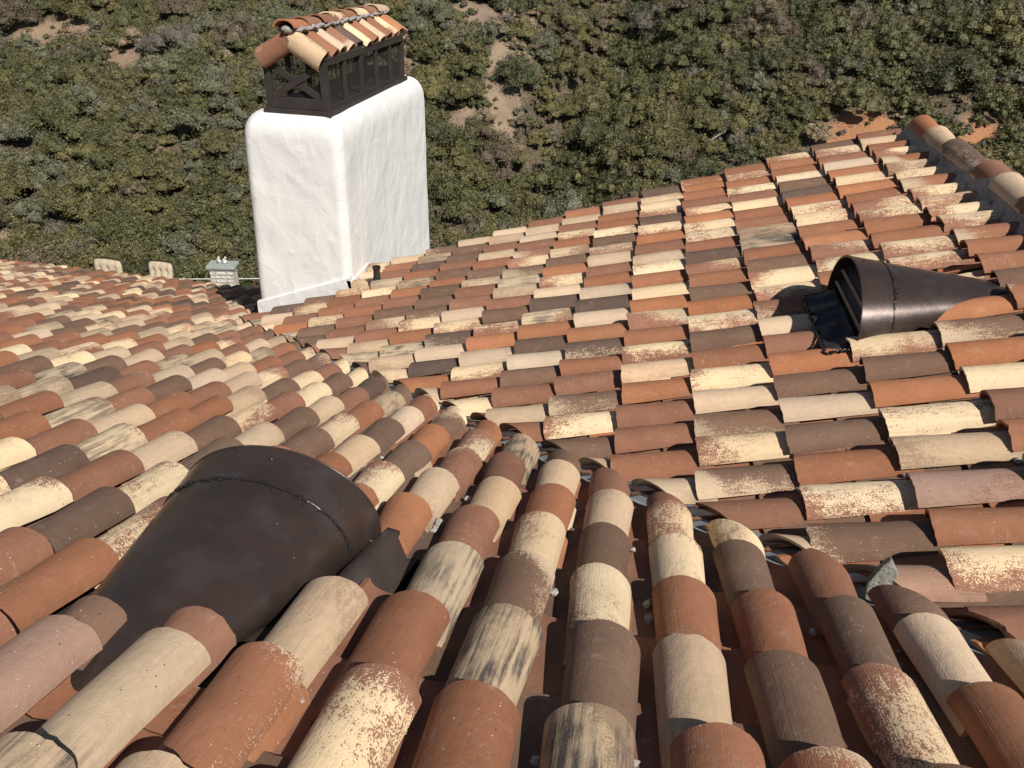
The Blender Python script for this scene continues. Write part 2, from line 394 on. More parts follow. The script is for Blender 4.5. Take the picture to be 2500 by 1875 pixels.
def tile_obj(name, data, parent=None, label=None):
    V, Fc, att = data
    return mesh_obj(name, V, Fc, CLAY, parent, True, att, label)

# tile kinds read off the photograph: A[col][row] counted along the slope, B[(row)][col]
A_MAP = {0: 'GBCBSM', -1: 'RGBCRSB', -2: 'CRGMSMGS', -3: 'RS.OSMcO', -4: 'S..RCBOBC', -5: 'P..CRSBsR', -6: 'cRcRCBCRGB', -7: 'RMDcBSBSMDB',
 -8: 'MBCMSBCMCBC', -9: 'RBCDgRRSBCM', -10: 'BRMCMSRMSCB', -11: 'CRSBRgMBsSR', -12: 'SBRcBRGMsBC', 1: 'RSRCcM', 2: 'RBRBC', 3: 'BcBM', 4: 'SRsB', 5: 'RMSC', 6: 'BSR'}
B_MAP = {0: {-3: 'M', -2: 'S', -1: 'M', 0: 'B', 1: 'C', 2: 'B', 3: 's', 4: 'C', 5: 'R', 6: 'B', 7: 'C', 8: 'O', 9: 'B', 10: 'R', 11: 'c', 12: 'D', 13: 'R', 14: 'C', 15: 'C', 16: 'O', 17: 'C', 18: 'M', 19: 'R', 20: 'O', 21: 'R'},
 -1: {1: 'R', 2: 'M', 3: 'M', 4: 'O', 5: 'S', 6: 'C', 7: 'R', 8: 'C', 9: 'O', 10: 'C', 11: 'R', 12: 'C', 13: 'S', 14: 'M', 15: 'O', 16: 'C', 17: 'D', 18: 'C', 19: 'C', 20: 'c', 21: 'D'},
 -2: {3: 'C', 4: 'B', 5: 'M', 6: 'R', 7: 'D', 8: 'O', 9: 's', 10: 'D', 11: 's', 12: 'R', 13: 'M', 14: 'S', 15: 'g', 16: 'B', 17: 'C', 18: 'R', 19: 'R', 20: 'S', 21: 'M'},
 -3: {4: 'S', 5: 'M', 6: 'B', 7: 's', 8: 'D', 9: 'O', 10: 'g', 11: 'D', 12: 's', 13: 'C', 14: 'O', 15: 'B', 16: 'g', 17: 'R', 18: 'C', 19: 'M', 20: 'S', 21: 'R'},
 -4: {4: 'R', 5: 'C', 6: 'R', 7: 'C', 8: 's', 9: 'O', 10: 'c', 11: 'B', 12: 'M', 13: 'S', 14: 'G', 15: 'B', 16: 'C', 17: 'M', 18: 'M', 19: 's', 20: 'S', 21: 'M'},
 -5: {6: 'S', 7: 'O', 8: 'D', 9: 's', 10: 'D', 11: 'C', 12: 's', 13: 'M', 14: 'M', 15: 'g', 16: 'B', 17: 'R', 18: 'S', 19: 'M', 20: 'S'},
 1: {-3: 'P', -2: 'B', -1: 'C', 0: 'R', 1: 'B', 2: 's', 3: 'B', 4: 'O', 5: 'M', 6: 's', 7: 'M', 8: 'C', 9: 'C', 10: 'B', 11: 'R', 12: 'G', 13: 'G', 14: 'R', 15: 'R', 16: 'C', 17: 'M', 18: 'C', 19: 'R', 20: 'c', 21: 'R'},
 2: {-4: 'M', -3: 'C', -2: 'R', -1: 'P', 0: 'S', 1: 'C', 2: 'O', 3: 'B', 4: 'C', 8: 'R', 9: 'C', 10: 'c', 11: 'O', 12: 'R', 13: 'C', 14: 'C', 15: 'O', 16: 'D', 17: 'B', 18: 'C', 19: 'R', 20: 'R', 21: 'C'},
 3: {-2: 'C', -1: 'S', 0: 'R', 1: 'M', 2: 'C', 3: 'O', 4: 'B', 5: 'O', 9: 'C', 10: 'R', 11: 'R', 12: 'C', 13: 'c', 14: 'R', 15: 'O', 16: 'C', 17: 'O', 18: 's', 19: 'M', 20: 'C', 21: 'B'},
 4: {4: 'C', 5: 'R', 6: 'B', 7: 'R', 8: 'R', 9: 'R', 10: 'C', 11: 'C', 12: 'c', 13: 'C', 14: 'R', 15: 'C', 16: 'g', 17: 'R', 18: 'C', 19: 'R', 20: 'S', 21: 'M'}}
A_CUT = {(-4, 1): (4.55, 5.37, 'M'), (-5, 1): (4.6, 5.25, 'B'), (-3, 3): (8.62, 9.83, 'O'), (-4, 3): (8.75, 10.05, 'R'), (-5, 3): (8.75, 9.9, 'C')}
ROWA, S0A = 1.665, 4.87
recs = {'A': [], 'B': []}
def addrec(roof, part, ty, data):
    V = data[0]; u, v, d = project(V[::7]); ins = ((u > -40) & (u < 2540) & (v > -40) & (v < 1915) & (d > .2))
    recs[roof].append((part, ty, data, float(ins.mean()/np.mean(d)**2) if ins.any() else 0., bool(ins.any())))
rr = random.Random(5)
for k in range(-56, 8):
    x = XA+k
    for n in range(-5, 29):
        s1 = S0A+ROWA*n+rr.gauss(0, .045); s0 = s1-ROWA-.30
        ty = A_MAP.get(k, '')[n:n+1] if n >= 0 else ''
        if ty == '' or ty == '.': ty0 = ty; ty = randtype(rr)
        else: ty0 = ty
        if (k, n) in A_CUT: s0, s1, ty = A_CUT[(k, n)]
        elif ty0 == '.': continue
        sm = float(smaxA(x))
        jx, jy, jn = rr.gauss(0, .032), rr.gauss(0, .019), abs(rr.gauss(0, .028))
        if s0 > sm-.25: continue
        # chimney and beyond-eave cut
        Yc = s1*ca
        if -17.25 < x < -12 and s1*ca > 30.2: continue
        u, v, d = project(W(np.array([[x, s1*ca, -HA-s1*sa]]))); 
        if u[0] < -260 or d[0] < 0 and n > 0: continue
        near = s1 < 14 and x > -9
        data = barrel(FA, x+jx, s0, s1, ty, na=22 if near else 9, nl=6 if near else 2, seed=(k*7919+n*131+5), smax=smaxA, yaw=jy, tilt=rr.gauss(0, .045), n0=-.21+jn*.5, n1=jn, rough=.012)
        addrec('A', 'cover_tile', ty, data)
        if rr.random() < .13 and n >= 0 and (k, n) not in A_CUT and s1 < sm:
            t2 = rr.choice('CSORM')
            addrec('A', 'booster_tile', t2, barrel(FA, x+jx+.05, s1-1.0, s1-.05, t2, na=12, nl=2, n0=-.22, n1=-.17, r0=.36, r1=.40, rise1=.33, rise0=.31, seed=k*77+n*3+9))
        if s1 < 40:
            tp = rr.choices('MBRD', [5, 4, 4, 1])[0]; xp = x+.5; s1p = s1+.75+rr.gauss(0, .05); s0p = s1p-ROWA-.32
            if -6.2 < xp < -2.9 and s0p < 4.4 < s1p: s1p = 4.75
            if s0p < float(smaxA(xp))-.3 and not (-6.0 < xp < -2.9 and s1p > 4.8 and s0p < 8.4) and not (-17.6 < xp < -12.1 and s1p*ca > 30):
                addrec('A', 'pan_tile', tp, barrel(FA, xp, s0p, s1p, tp, up=True, r0=.45, r1=.40, rise0=.24, rise1=.22, n0=-.57, n1=-.49, na=10 if near else 6, nl=2, seed=k*31+n*17+3, smax=lambda q: smaxA(q)+.12))
for i in range(-16, 5):
    xl = XB+i*EX*cb
    for j in range(-9, 22):
        y = YB+j; s1 = -xl/cb+rr.gauss(0, .03); s0 = s1-EX-.30
        if i == 4: s0 = s1-1.54
        ty = B_MAP.get(i, {}).get(j) or randtype(rr)
        if (i, j) in ((2, 5), (2, 6), (2, 7), (3, 6), (3, 7)): continue
        sv = float(smaxB(y))
        if s0 > sv-.25: continue
        if xl+EX*cb*.5 < -12.3 and y > 30.3: continue
        if i > -10 and xl < -12.2 and y > 30.2: s1 = 12.35/cb
        jx, jn = rr.gauss(0, .03), abs(rr.gauss(0, .03)); yw = rr.gauss(0, .019)
        if j in (17, 18) and i == 0: jx += -.1
        near = y < 19
        u, v, d = project(W(np.array([[xl, y, ZB+tb*xl]])))
        if d[0] < 0.3: continue
        data = barrel(FB, y+jx, s0, s1, ty, na=18 if near else 11, nl=4 if near else 2, seed=i*5741+j*97+1, smax=smaxB, yaw=yw, tilt=rr.gauss(0, .045), n0=-.21+jn*.5, n1=jn, rough=.012)
        addrec('B', 'cover_tile', ty, data)
        if rr.random() < .20 and s1 < sv-.2:
            t2 = rr.choice('CSORM')
            addrec('B', 'booster_tile', t2, barrel(FB, y+jx-.04, s1-1.0-.2*rr.random(), s1-.03, t2, na=12, nl=2, n0=-.22, n1=-.16, r0=.36, r1=.41, rise1=.36, rise0=.33, seed=i*77+j*3+9))
        tp = rr.choices('MBRO', [5, 3, 4, 2])[0]; yp = y-.5; s1p = s1+.7; s0p = s1p-ROWA-.32
        if s0p < float(smaxB(yp))-.3 and not (i in (2, 3) and 4 < j < 8):
            addrec('B', 'pan_tile', tp, barrel(FB, yp, max(s0p, -8.95/cb), s1p, tp, up=True, r0=.45, r1=.40, rise0=.24, rise1=.22, n0=-.57, n1=-.49, na=8, nl=2, seed=i*31+j*17+3, smax=lambda q: smaxB(q)+.25))

def deck_grid(fr, pts, nlev):                 # thick slab polygon in frame coords
    top = [fr(x, d, nlev) for x, d in pts]; bot = [fr(x, d, nlev-.5) for x, d in pts]; n = len(pts)
    return W(np.array(top+bot)), [tuple(range(n))[::-1], tuple(range(n, 2*n))]+[(i, (i+1) % n, n+(i+1) % n, n+i) for i in range(n)]
roofs = {}
for key, loc, lab in (('A', W(np.array([-4., 3., -5.5])), 'near tiled roof slope running down to the eave in front of the patio chairs'),
                      ('B', W(np.array([6., 14., -7.2])), 'tiled roof slope at right whose rows run sideways up to the mortared ridge')):
    root = empty('tiled_roof', tuple(loc), lab, 'roof'); root['kind'] = 'thing'; root['_base'] = [float(c) for c in loc]; roofs[key] = root
    for part, cap in (('cover_tile', 100), ('pan_tile', 70), ('booster_tile', 40)):
        rs = sorted([r for r in recs[key] if r[0] == part], key=lambda r: -r[3])
        vis = [r for r in rs if r[4]]
        for r in vis[:cap]: tile_obj(part, r[2], root, NAMES[r[1]])
        rest = vis[cap:]+[r for r in rs if not r[4]]
        if rest: o = tile_obj(part+'_field' if part != 'cover_tile' else 'tile_field', merge([r[2] for r in rest]), root); o['kind'] = 'stuff'
# decks end at the valley
def valA(x): return (-HA-ZB-tb*x)/ta/ca
V, Fc = deck_grid(FA, [(-56, -4), (10, -4), (10, valA(10)), (-17.2, valA(-17.2)), (-17.2, 51.3), (-56, 51.3)], -.78); mesh_obj('roof_deck', V, Fc, DECK, roofs['A'])
yb0, yb1 = -6., 34.2
def xvB(y): return (-HA-ZB-ta*y)/tb
V, Fc = deck_grid(FB, [(yb0, -XR/cb), (yb1, -XR/cb), (yb1, -xvB(yb1)/cb), (yb0, -xvB(yb0)/cb)], -.78); mesh_obj('roof_deck', V, Fc, DECK, roofs['B'])
# valley flashing: folded metal with a centre rib, follows both slopes
def valley_flashing():
    rows = []
    for y in np.linspace(-2, 30.2, 60):
        xv = xvB(y)-.0; zz = ZB+tb*xv-.64/cb+.03
        sec = []
        for off, nn in ((-1.5, 0), (-.75, 0), (-.22, 0), (-.13, .17), (.0, .2), (.13, .17), (.22, 0), (.75, 0), (1.5, 0)):
            # move across the valley in plan along (1,1)/sqrt2
            px, py = xv+off*.707, y+off*.707
            z = max(ZB+tb*px, -HA-ta*py)-.60+nn
            sec.append((px, py, z))
        rows.append(sec)
    n = len(rows[0]); V = W(np.array(rows).reshape(-1, 3)); Fc = []
    for i in range(len(rows)-1):
        for k in range(n-1): a = i*n+k; Fc.append((a, a+1, a+n+1, a+n))
    return V, Fc
V, Fc = valley_flashing(); fo = mesh_obj('valley_flashing', V, Fc, GALV, roofs['A'])

# mortar dabs squeezed out at tile joints
def lumpy(center, r, seed, flat=1.0, n=2):
    import bmesh
    bm = bmesh.new(); bmesh.ops.create_icosphere(bm, subdivisions=n, radius=1.0); V = np.array([v.co[:] for v in bm.verts]); Fc = [tuple(v.index for v in f.verts) for f in bm.faces]; bm.free()
    q = 1+.45*vnoise(V*1.7+seed*3.1, seed)+.2*vnoise(V*4.1+seed, seed+1)
    V = V*q[:, None]; V[:, 2] *= flat
    return np.asarray(center)+V*r, Fc
for key, fr, base in (('A', FA, 1), ('B', FB, 2)):
    mb = MB(); rm = random.Random(base)
    for t in range(85 if key == 'A' else 85):
        if key == 'A':
            k = rm.randint(-9, 4); n = rm.randint(0, 9); x = XA+k+rm.choice((-.4, .4)); s = S0A+ROWA*n+rm.gauss(-.1, .15)
            if s > float(smaxA(x)) or (-6.3 < x < -2.8 and 4.6 < s < 9): continue
        else:
            x = YB+rm.randint(-4, 14)-.40; i = rm.randint(-4, 3); s = -(XB+i*EX*cb)/cb-.02
            if s > float(smaxB(x)): continue
        p = W(fr(x, s, -.40+rm.gauss(0, .02))); V, Fc = lumpy(p, rm.uniform(.008, .017), t, .7, 1); mb.add(V, Fc)
    o = mb.obj('mortar_dabs', MORTARW, roofs[key]); o['kind'] = 'stuff'

# ridge of the right slope: bedded half-round caps
rd = random.Random(3)
zr = ZB+tb*XR
FR = Frame((XR, 0, zr+.30), (1, 0, 0), (0, 1, 0), (0, 0, 1))
ends = [(31.95, 'O'), (29.9, 'S'), (28.0, 'D'), (25.0, 'M'), (23.4, 's'), (21.6, 'M'), (19.8, 'C'), (18.0, 'R'), (16.2, 'S'), (14.4, 'B'), (12.6, 'C'), (10.8, 'R'), (9.0, 'S'), (7.2, 'M'), (5.4, 'O'), (3.6, 'B'), (1.8, 'R'), (0., 'S')]
for q, (y1, ty) in enumerate(ends):
    y0 = (ends[q+1][0] if q+1 < len(ends) else y1-1.8)-.35
    tile_obj('ridge_tile', barrel(FR, rd.gauss(0, .04), y0, y1, ty, r0=.41, r1=.49, rise0=.42, rise1=.50, n0=-.14, n1=rd.gauss(.02, .03), na=16, nl=5, th=.06, seed=900+q), roofs['B'], NAMES[ty])
for side in (-1, 1):
    ys = np.linspace(-2, 32.4, 230); prof = [(.24, .02), (.34, -.12), (.42, -.30), (.50, -.5), (.60, -.7)]
    Vr = []
    for a, yv in enumerate(ys):
        for b_, (dx, dz) in enumerate(prof):
            nz = vnoise(np.array([[yv*1.9, b_*.7, side*5.]]), 4)[0]; nz2 = vnoise(np.array([[yv*5.1, b_*1.3, side*9.]]), 5)[0]
            Vr.append((XR+side*(dx+.07*nz+.05*nz2), yv, zr+.08+dz-tb*abs(dx)*.2+.05*nz2))
    Vr = W(np.array(Vr)); m = len(prof); Fr = []
    for a in range(len(ys)-1):
        for b_ in range(m-1): q = a*m+b_; Fr.append((q, q+1, q+m+1, q+m))
    mesh_obj('mortar_bed', Vr, Fr, MORTAR, roofs['B'], True)
rc = random.Random(12)
bk = []
for j in range(-14, 22):
    for i in range(0, 4):
        ty = 'C' if (j, i) in ((16, 0), (13, 0)) else randtype(rc)
        bk.append(barrel(FC, YB+j-.1, .45+i*EX, .45+i*EX+2.0, ty, na=10, nl=2, seed=5000+j*7+i))
o = tile_obj('far_slope_tiles', merge(bk), roofs['B']); o['kind'] = 'stuff'
V, Fc = deck_grid(FC, [(yb0, 0), (yb1, 0), (yb1, 6), (yb0, 6)], -.7); mesh_obj('roof_deck', V, Fc, DECK, roofs['B'])

# ---------------------------------------------------------------- chimney
CX0, CX1, CY0, CY1 = -16.9, -12.5, 31.0, 44.0
chb = W(np.array([-14.7, 37.5, -17.5]))
chim = empty('chimney', tuple(chb), 'tall white stucco chimney with a tiled, open sided dark brown cap', 'chimney'); chim['_base'] = [float(c) for c in chb]
def rrect(x0, x1, y0, y1, r, n=10, m=26):
    P = []
    for cx, cy, a0 in ((x1-r, y0+r, -90), (x1-r, y1-r, 0), (x0+r, y1-r, 90), (x0+r, y0+r, 180)):
        for k in range(n+1):
            a = math.radians(a0+90*k/n); P.append((cx+r*math.cos(a), cy+r*math.sin(a)))
    out = []
    for k in range(len(P)):
        p, q = np.array(P[k]), np.array(P[(k+1) % len(P)]); d = np.linalg.norm(q-p); s = m if d > 1.5 else 1
        for t in range(s): out.append(p+(q-p)*t/s)
    return np.array(out)
def stack():
    rings = []
    zt = -6.50
    for q in np.linspace(0, 1, 9):            # shoulder: quarter round
        a = q*math.pi/2
        ins = .72*(1-math.sin(a)); rings.append((zt-1.05*(1-math.cos(a))-.02, ins, .35+.1*q))
    rings = [(zt+.05, .80, .3), (zt-.02, .74, .33)]+rings
    for z in np.linspace(-7.7, -19.5, 70): rings.append((z, -.045*(z+7.5)*-.35, .42))
    V = []
    for z, ins, r in rings:
        P = rrect(CX0+ins, CX1-ins, CY0+ins*.95, CY1-ins, r)
        P3 = np.column_stack([P, np.full(len(P), z)])
        c = np.array([(CX0+CX1)/2, (CY0+CY1)/2]); nz = vnoise(P3*.5, 3)*.04+vnoise(P3*1.6, 4)*.010
        d = P-c; d /= np.linalg.norm(d, axis=1)[:, None]; P3[:, :2] += d*nz[:, None]; P3[:, 2] += vnoise(P3*.8, 6)*.03
        V.append(P3)
    m = len(V[0]); Fc = [tuple(range(m))]
    for i in range(len(V)-1):
        for k in range(m): Fc.append((i*m+k, (i+1)*m+k, (i+1)*m+(k+1) % m, i*m+(k+1) % m))
    return W(np.concatenate(V)), Fc
V, Fc = stack(); mesh_obj('stucco_stack', V, Fc, STUCCO, chim, True)
# stucco-coated step flashing where the stack meets the tiles
def base_trim():
    mb = MB()
    y0 = CY0-.10
    def strip(P, Q, nrm, h0):                  # quads standing proud of the wall
        pass
    # front strip follows the slope of roof B down to the valley
    xs = np.linspace(CX0-.15, CX1+.12, 14); vs = []
    for x in xs:
        zb_ = max(ZB+tb*x, -HA-ta*y0)-.35
        vs.append([(x, y0-.10, zb_-.4), (x, y0-.10, zb_+.60), (x, y0-.03, zb_+.66), (x, y0+.12, zb_+.66)])
    vs = np.array(vs); n = len(xs); Fq = [(i*4+k, i*4+4+k, i*4+5+k, i*4+1+k) for i in range(n-1) for k in range(3)]
    Fq += [(0, 1, 2, 3), tuple((n-1)*4+k for k in (3, 2, 1, 0))]
    mb.add(W(vs.reshape(-1, 3)), Fq)
    ys = np.linspace(y0-.1, 33.2, 8); vs = []
    xw = CX1+.06
    for y in ys:
        zb_ = ZB+tb*xw-.35
        vs.append([(xw+.08, y, zb_-.4), (xw+.08, y, zb_+.42), (xw+.06, y, zb_+.47), (xw-.14, y, zb_+.47)])
    vs = np.array(vs); n = len(ys); Fq = [(i*4+k, i*4+4+k, i*4+5+k, i*4+1+k) for i in range(n-1) for k in range(3)]
    Fq += [(0, 1, 2, 3), tuple((n-1)*4+k for k in (3, 2, 1, 0))]
    mb.add(W(vs.reshape(-1, 3)), Fq)
    return mb
base_trim().obj('base_trim', STUCCO, chim)
# cap frame
FX0, FX1, FY0, FY1, ZP0, ZE, ZK = -15.85, -13.15, 31.6, 42.25, -6.5, -4.62, -3.82
XMID = (FX0+FX1)/2
def wb(mb, c, h): mb.box(W(np.array(c, float)), np.array(h)*U)
mb = MB(); wb(mb, (XMID, (FY0+FY1)/2, ZP0+.0), ((FX1-FX0)/2+.12, (FY1-FY0)/2+.12, .13)); mb.obj('base_flange', BRONZE, chim, bevel=.004)
mb = MB(); wb(mb, (XMID, (FY0+FY1)/2, ZP0+.16), ((FX1-FX0)/2-.1, (FY1-FY0)/2-.1, .03)); mb.obj('flue_plate', FLASHM, chim)
for x in (FX0+.14, FX1-.14):
    for y in (FY0+.14, FY1-.14):
        mb = MB(); wb(mb, (x, y, (ZP0+.13+ZE+.15)/2), (.14, .14, (ZE+.15-ZP0-.13)/2)); mb.obj('post', BRONZE, chim, bevel=.003)
for q in range(1, 4+1):
    y = FY0+.14+(FY1-FY0-.28)*q/5
    for x in (FX0+.08, FX1-.08):
        mb = MB(); wb(mb, (x, y, (ZP0+.13+ZE+.15)/2), (.07, .13, (ZE+.15-ZP0-.13)/2)); mb.obj('post', BRONZE, chim, bevel=.003)
for x in (FX0+.08, FX1-.08):
    mb = MB(); wb(mb, (x, (FY0+FY1)/2, ZP0+.20), (.075, (FY1-FY0)/2-.28, .07)); mb.obj('rail', BRONZE, chim)
    mb = MB(); wb(mb, (x, (FY0+FY1)/2, ZE+.12), (.10, (FY1-FY0)/2-.28, .12)); mb.obj('rail', BRONZE, chim)
for y in (FY0+.08, FY1-.08):
    mb = MB(); wb(mb, (XMID, y, ZP0+.36), ((FX1-FX0)/2-.28, .075, .22)); mb.obj('rail', BRONZE, chim, bevel=.003)
    zlo, zhi = ZP0+.60, ZE-.08
    for sg in (-1, 1):
        mb = MB(); a = W(np.array([XMID-sg*1.02, y-.03*sg, zlo])); b_ = W(np.array([XMID+sg*1.02, y-.03*sg, zhi])); mb.bar(a, b_, .135*U, .05*U, (0, 0, 1)); mb.obj('brace', BRONZE, chim, bevel=.002)
# gable plates behind the mesh at the top
def screen(x0, y0, x1, y1, z0, z1f, pitch=.085, t=.0055):
    mb = MB(); L = math.hypot(x1-x0, y1-y0); n = int(L/pitch); ax = np.array([(x1-x0)/L, (y1-y0)/L, 0.]); nr = np.array([-ax[1], ax[0], 0])
    for k in range(n+1):
        q = k*pitch; p = np.array([x0, y0, 0])+ax*q; zt = z1f(q/L)
        if zt-z0 < .05: continue
        c = W(np.array([p[0], p[1], (z0+zt)/2])); mb.box(c, (t*U*1.0, t*U, (zt-z0)/2*U), (ax, nr, (0, 0, 1)))
    m = int((max(z1f(s) for s in (0, .5, 1))-z0)/pitch)
    for k in range(1, m+1):
        z = z0+k*pitch; ok = [s for s in np.linspace(0, 1, 60) if z1f(s) >= z]
        if not ok: continue
        a, b_ = min(ok)*L, max(ok)*L; p = np.array([x0, y0, 0])+ax*(a+b_)/2
        mb.box(W(np.array([p[0], p[1], z])), ((b_-a)/2*U, t*U, t*U), (ax, nr, (0, 0, 1)))
    return mb
gab = lambda s: ZE+.05+(ZK-ZE-.25)*(1-abs(2*s-1))
screen(FX0+.2, FY0+.2, FX1-.2, FY0+.2, ZP0+.15, gab).obj('wire_mesh', WIRE, chim)
screen(FX0+.2, FY1-.2, FX1-.2, FY1-.2, ZP0+.15, gab).obj('wire_mesh', WIRE, chim)
screen(FX1-.18, FY0+.2, FX1-.18, FY1-.2, ZP0+.15, lambda s: ZE+.1).obj('wire_mesh', WIRE, chim)
screen(FX0+.18, FY0+.2, FX0+.18, FY1-.2, ZP0+.15, lambda s: ZE+.1).obj('wire_mesh', WIRE, chim)
# gable roof of the cap
PITC = math.atan2(ZK-ZE, (FX1-FX0)/2)
cp, sp = math.cos(PITC), math.sin(PITC)
mb = MB()
for sg in (-1, 1):
    e = np.array([sg*cp, 0, -sp]); nn = np.array([sg*sp, 0, cp])
    c = np.array([XMID, (FY0+FY1)/2, ZK+.24])+e*.80; mb.box(W(c), (.80*U, (FY1-FY0)/2*U, .05*U), (e, (0, 1, 0), nn))
mb.obj('roof_board', BRONZE, chim)
CAPR = 'gRsMDcRsMCO'; CAPL = 'RSMCRBsROMR'
for sg, seq in ((1, CAPR), (-1, CAPL)):
    fr = Frame((XMID, 0, ZK+.68), (0, 1, 0), (sg*cp, 0, -sp), (sg*sp, 0, cp))
    for q, ty in enumerate(seq):
        y = FY0+.0+q*(FY1-FY0+.1)/10.4
        tile_obj('cap_tile', barrel(fr, y+rd.gauss(0, .03), .22, 1.76+rd.gauss(0, .04), ty, n0=-.02, n1=-.02, r0=.36, r1=.42, rise0=.30, rise1=.34, na=12, nl=3, seed=1200+q+sg*50, tilt=rd.gauss(0, .03)), chim, NAMES[ty])
    o = tile_obj('eave_tile_course', merge([barrel(fr, FY0+.5+q*1.034, .4, 1.68, 'M', up=True, r0=.42, r1=.40, rise0=.2, rise1=.2, n0=-.40, n1=-.40, na=8, nl=2, seed=1500+q) for q in range(10)]), chim)
    # rake trim tile at both gable ends, opening downwards over the gable board
    for yy, ax in ((FY0-.30, -1), (FY1+.30, 1)):
        fr2 = Frame((XMID, yy, ZK+.27), (-sg*sp*.25, .0, -cp*.95) if False else (sg*sp, 0, cp), (sg*cp, 0, -sp), (0, ax, 0))
        tile_obj('rake_tile', barrel(fr2, -.12, .02 if sg > 0 else .0, 1.60, 'S' if sg > 0 else 'M', n0=.10, n1=.12, r0=.40, r1=.42, rise0=.30, rise1=.30, na=12, nl=3, seed=1300+sg+ax), chim)
rseq = [('O', 31.1, 32.9), ('M', 32.6, 34.2), ('M', 34.0, 35.7), ('C', 35.4, 37.2), ('R', 36.9, 38.5), ('C', 38.2, 40.0), ('M', 39.7, 41.4), ('s', 41.1, 42.9)]
frr = Frame((XMID, 0, ZK+.88), (1, 0, 0), (0, -1, 0), (0, 0, 1))
for q, (ty, a, b_) in enumerate(rseq):
    tile_obj('ridge_tile', barrel(frr, rd.gauss(0, .04), -b_, -a, ty, r0=.40, r1=.46, rise0=.30, rise1=.36, n0=-.10, n1=.04, na=14, nl=3, seed=1400+q), chim, NAMES[ty])
mb = MB()
for q in range(34):
    for sg in (-1, 1):
        V, Fc = lumpy(W(np.array([XMID+sg*.33, FY0+.0+q*.325, ZK+.50+.03*math.sin(q*2.1)])), .19*U, q+sg*20, .5); mb.add(V, Fc)
V, Fc = lumpy(W(np.array([XMID, FY0-.36, ZK+.52])), .20*U, 77, .8); mb.add(V, Fc)
mb.obj('ridge_mortar', MORTAR, chim, True)['kind'] = 'stuff'

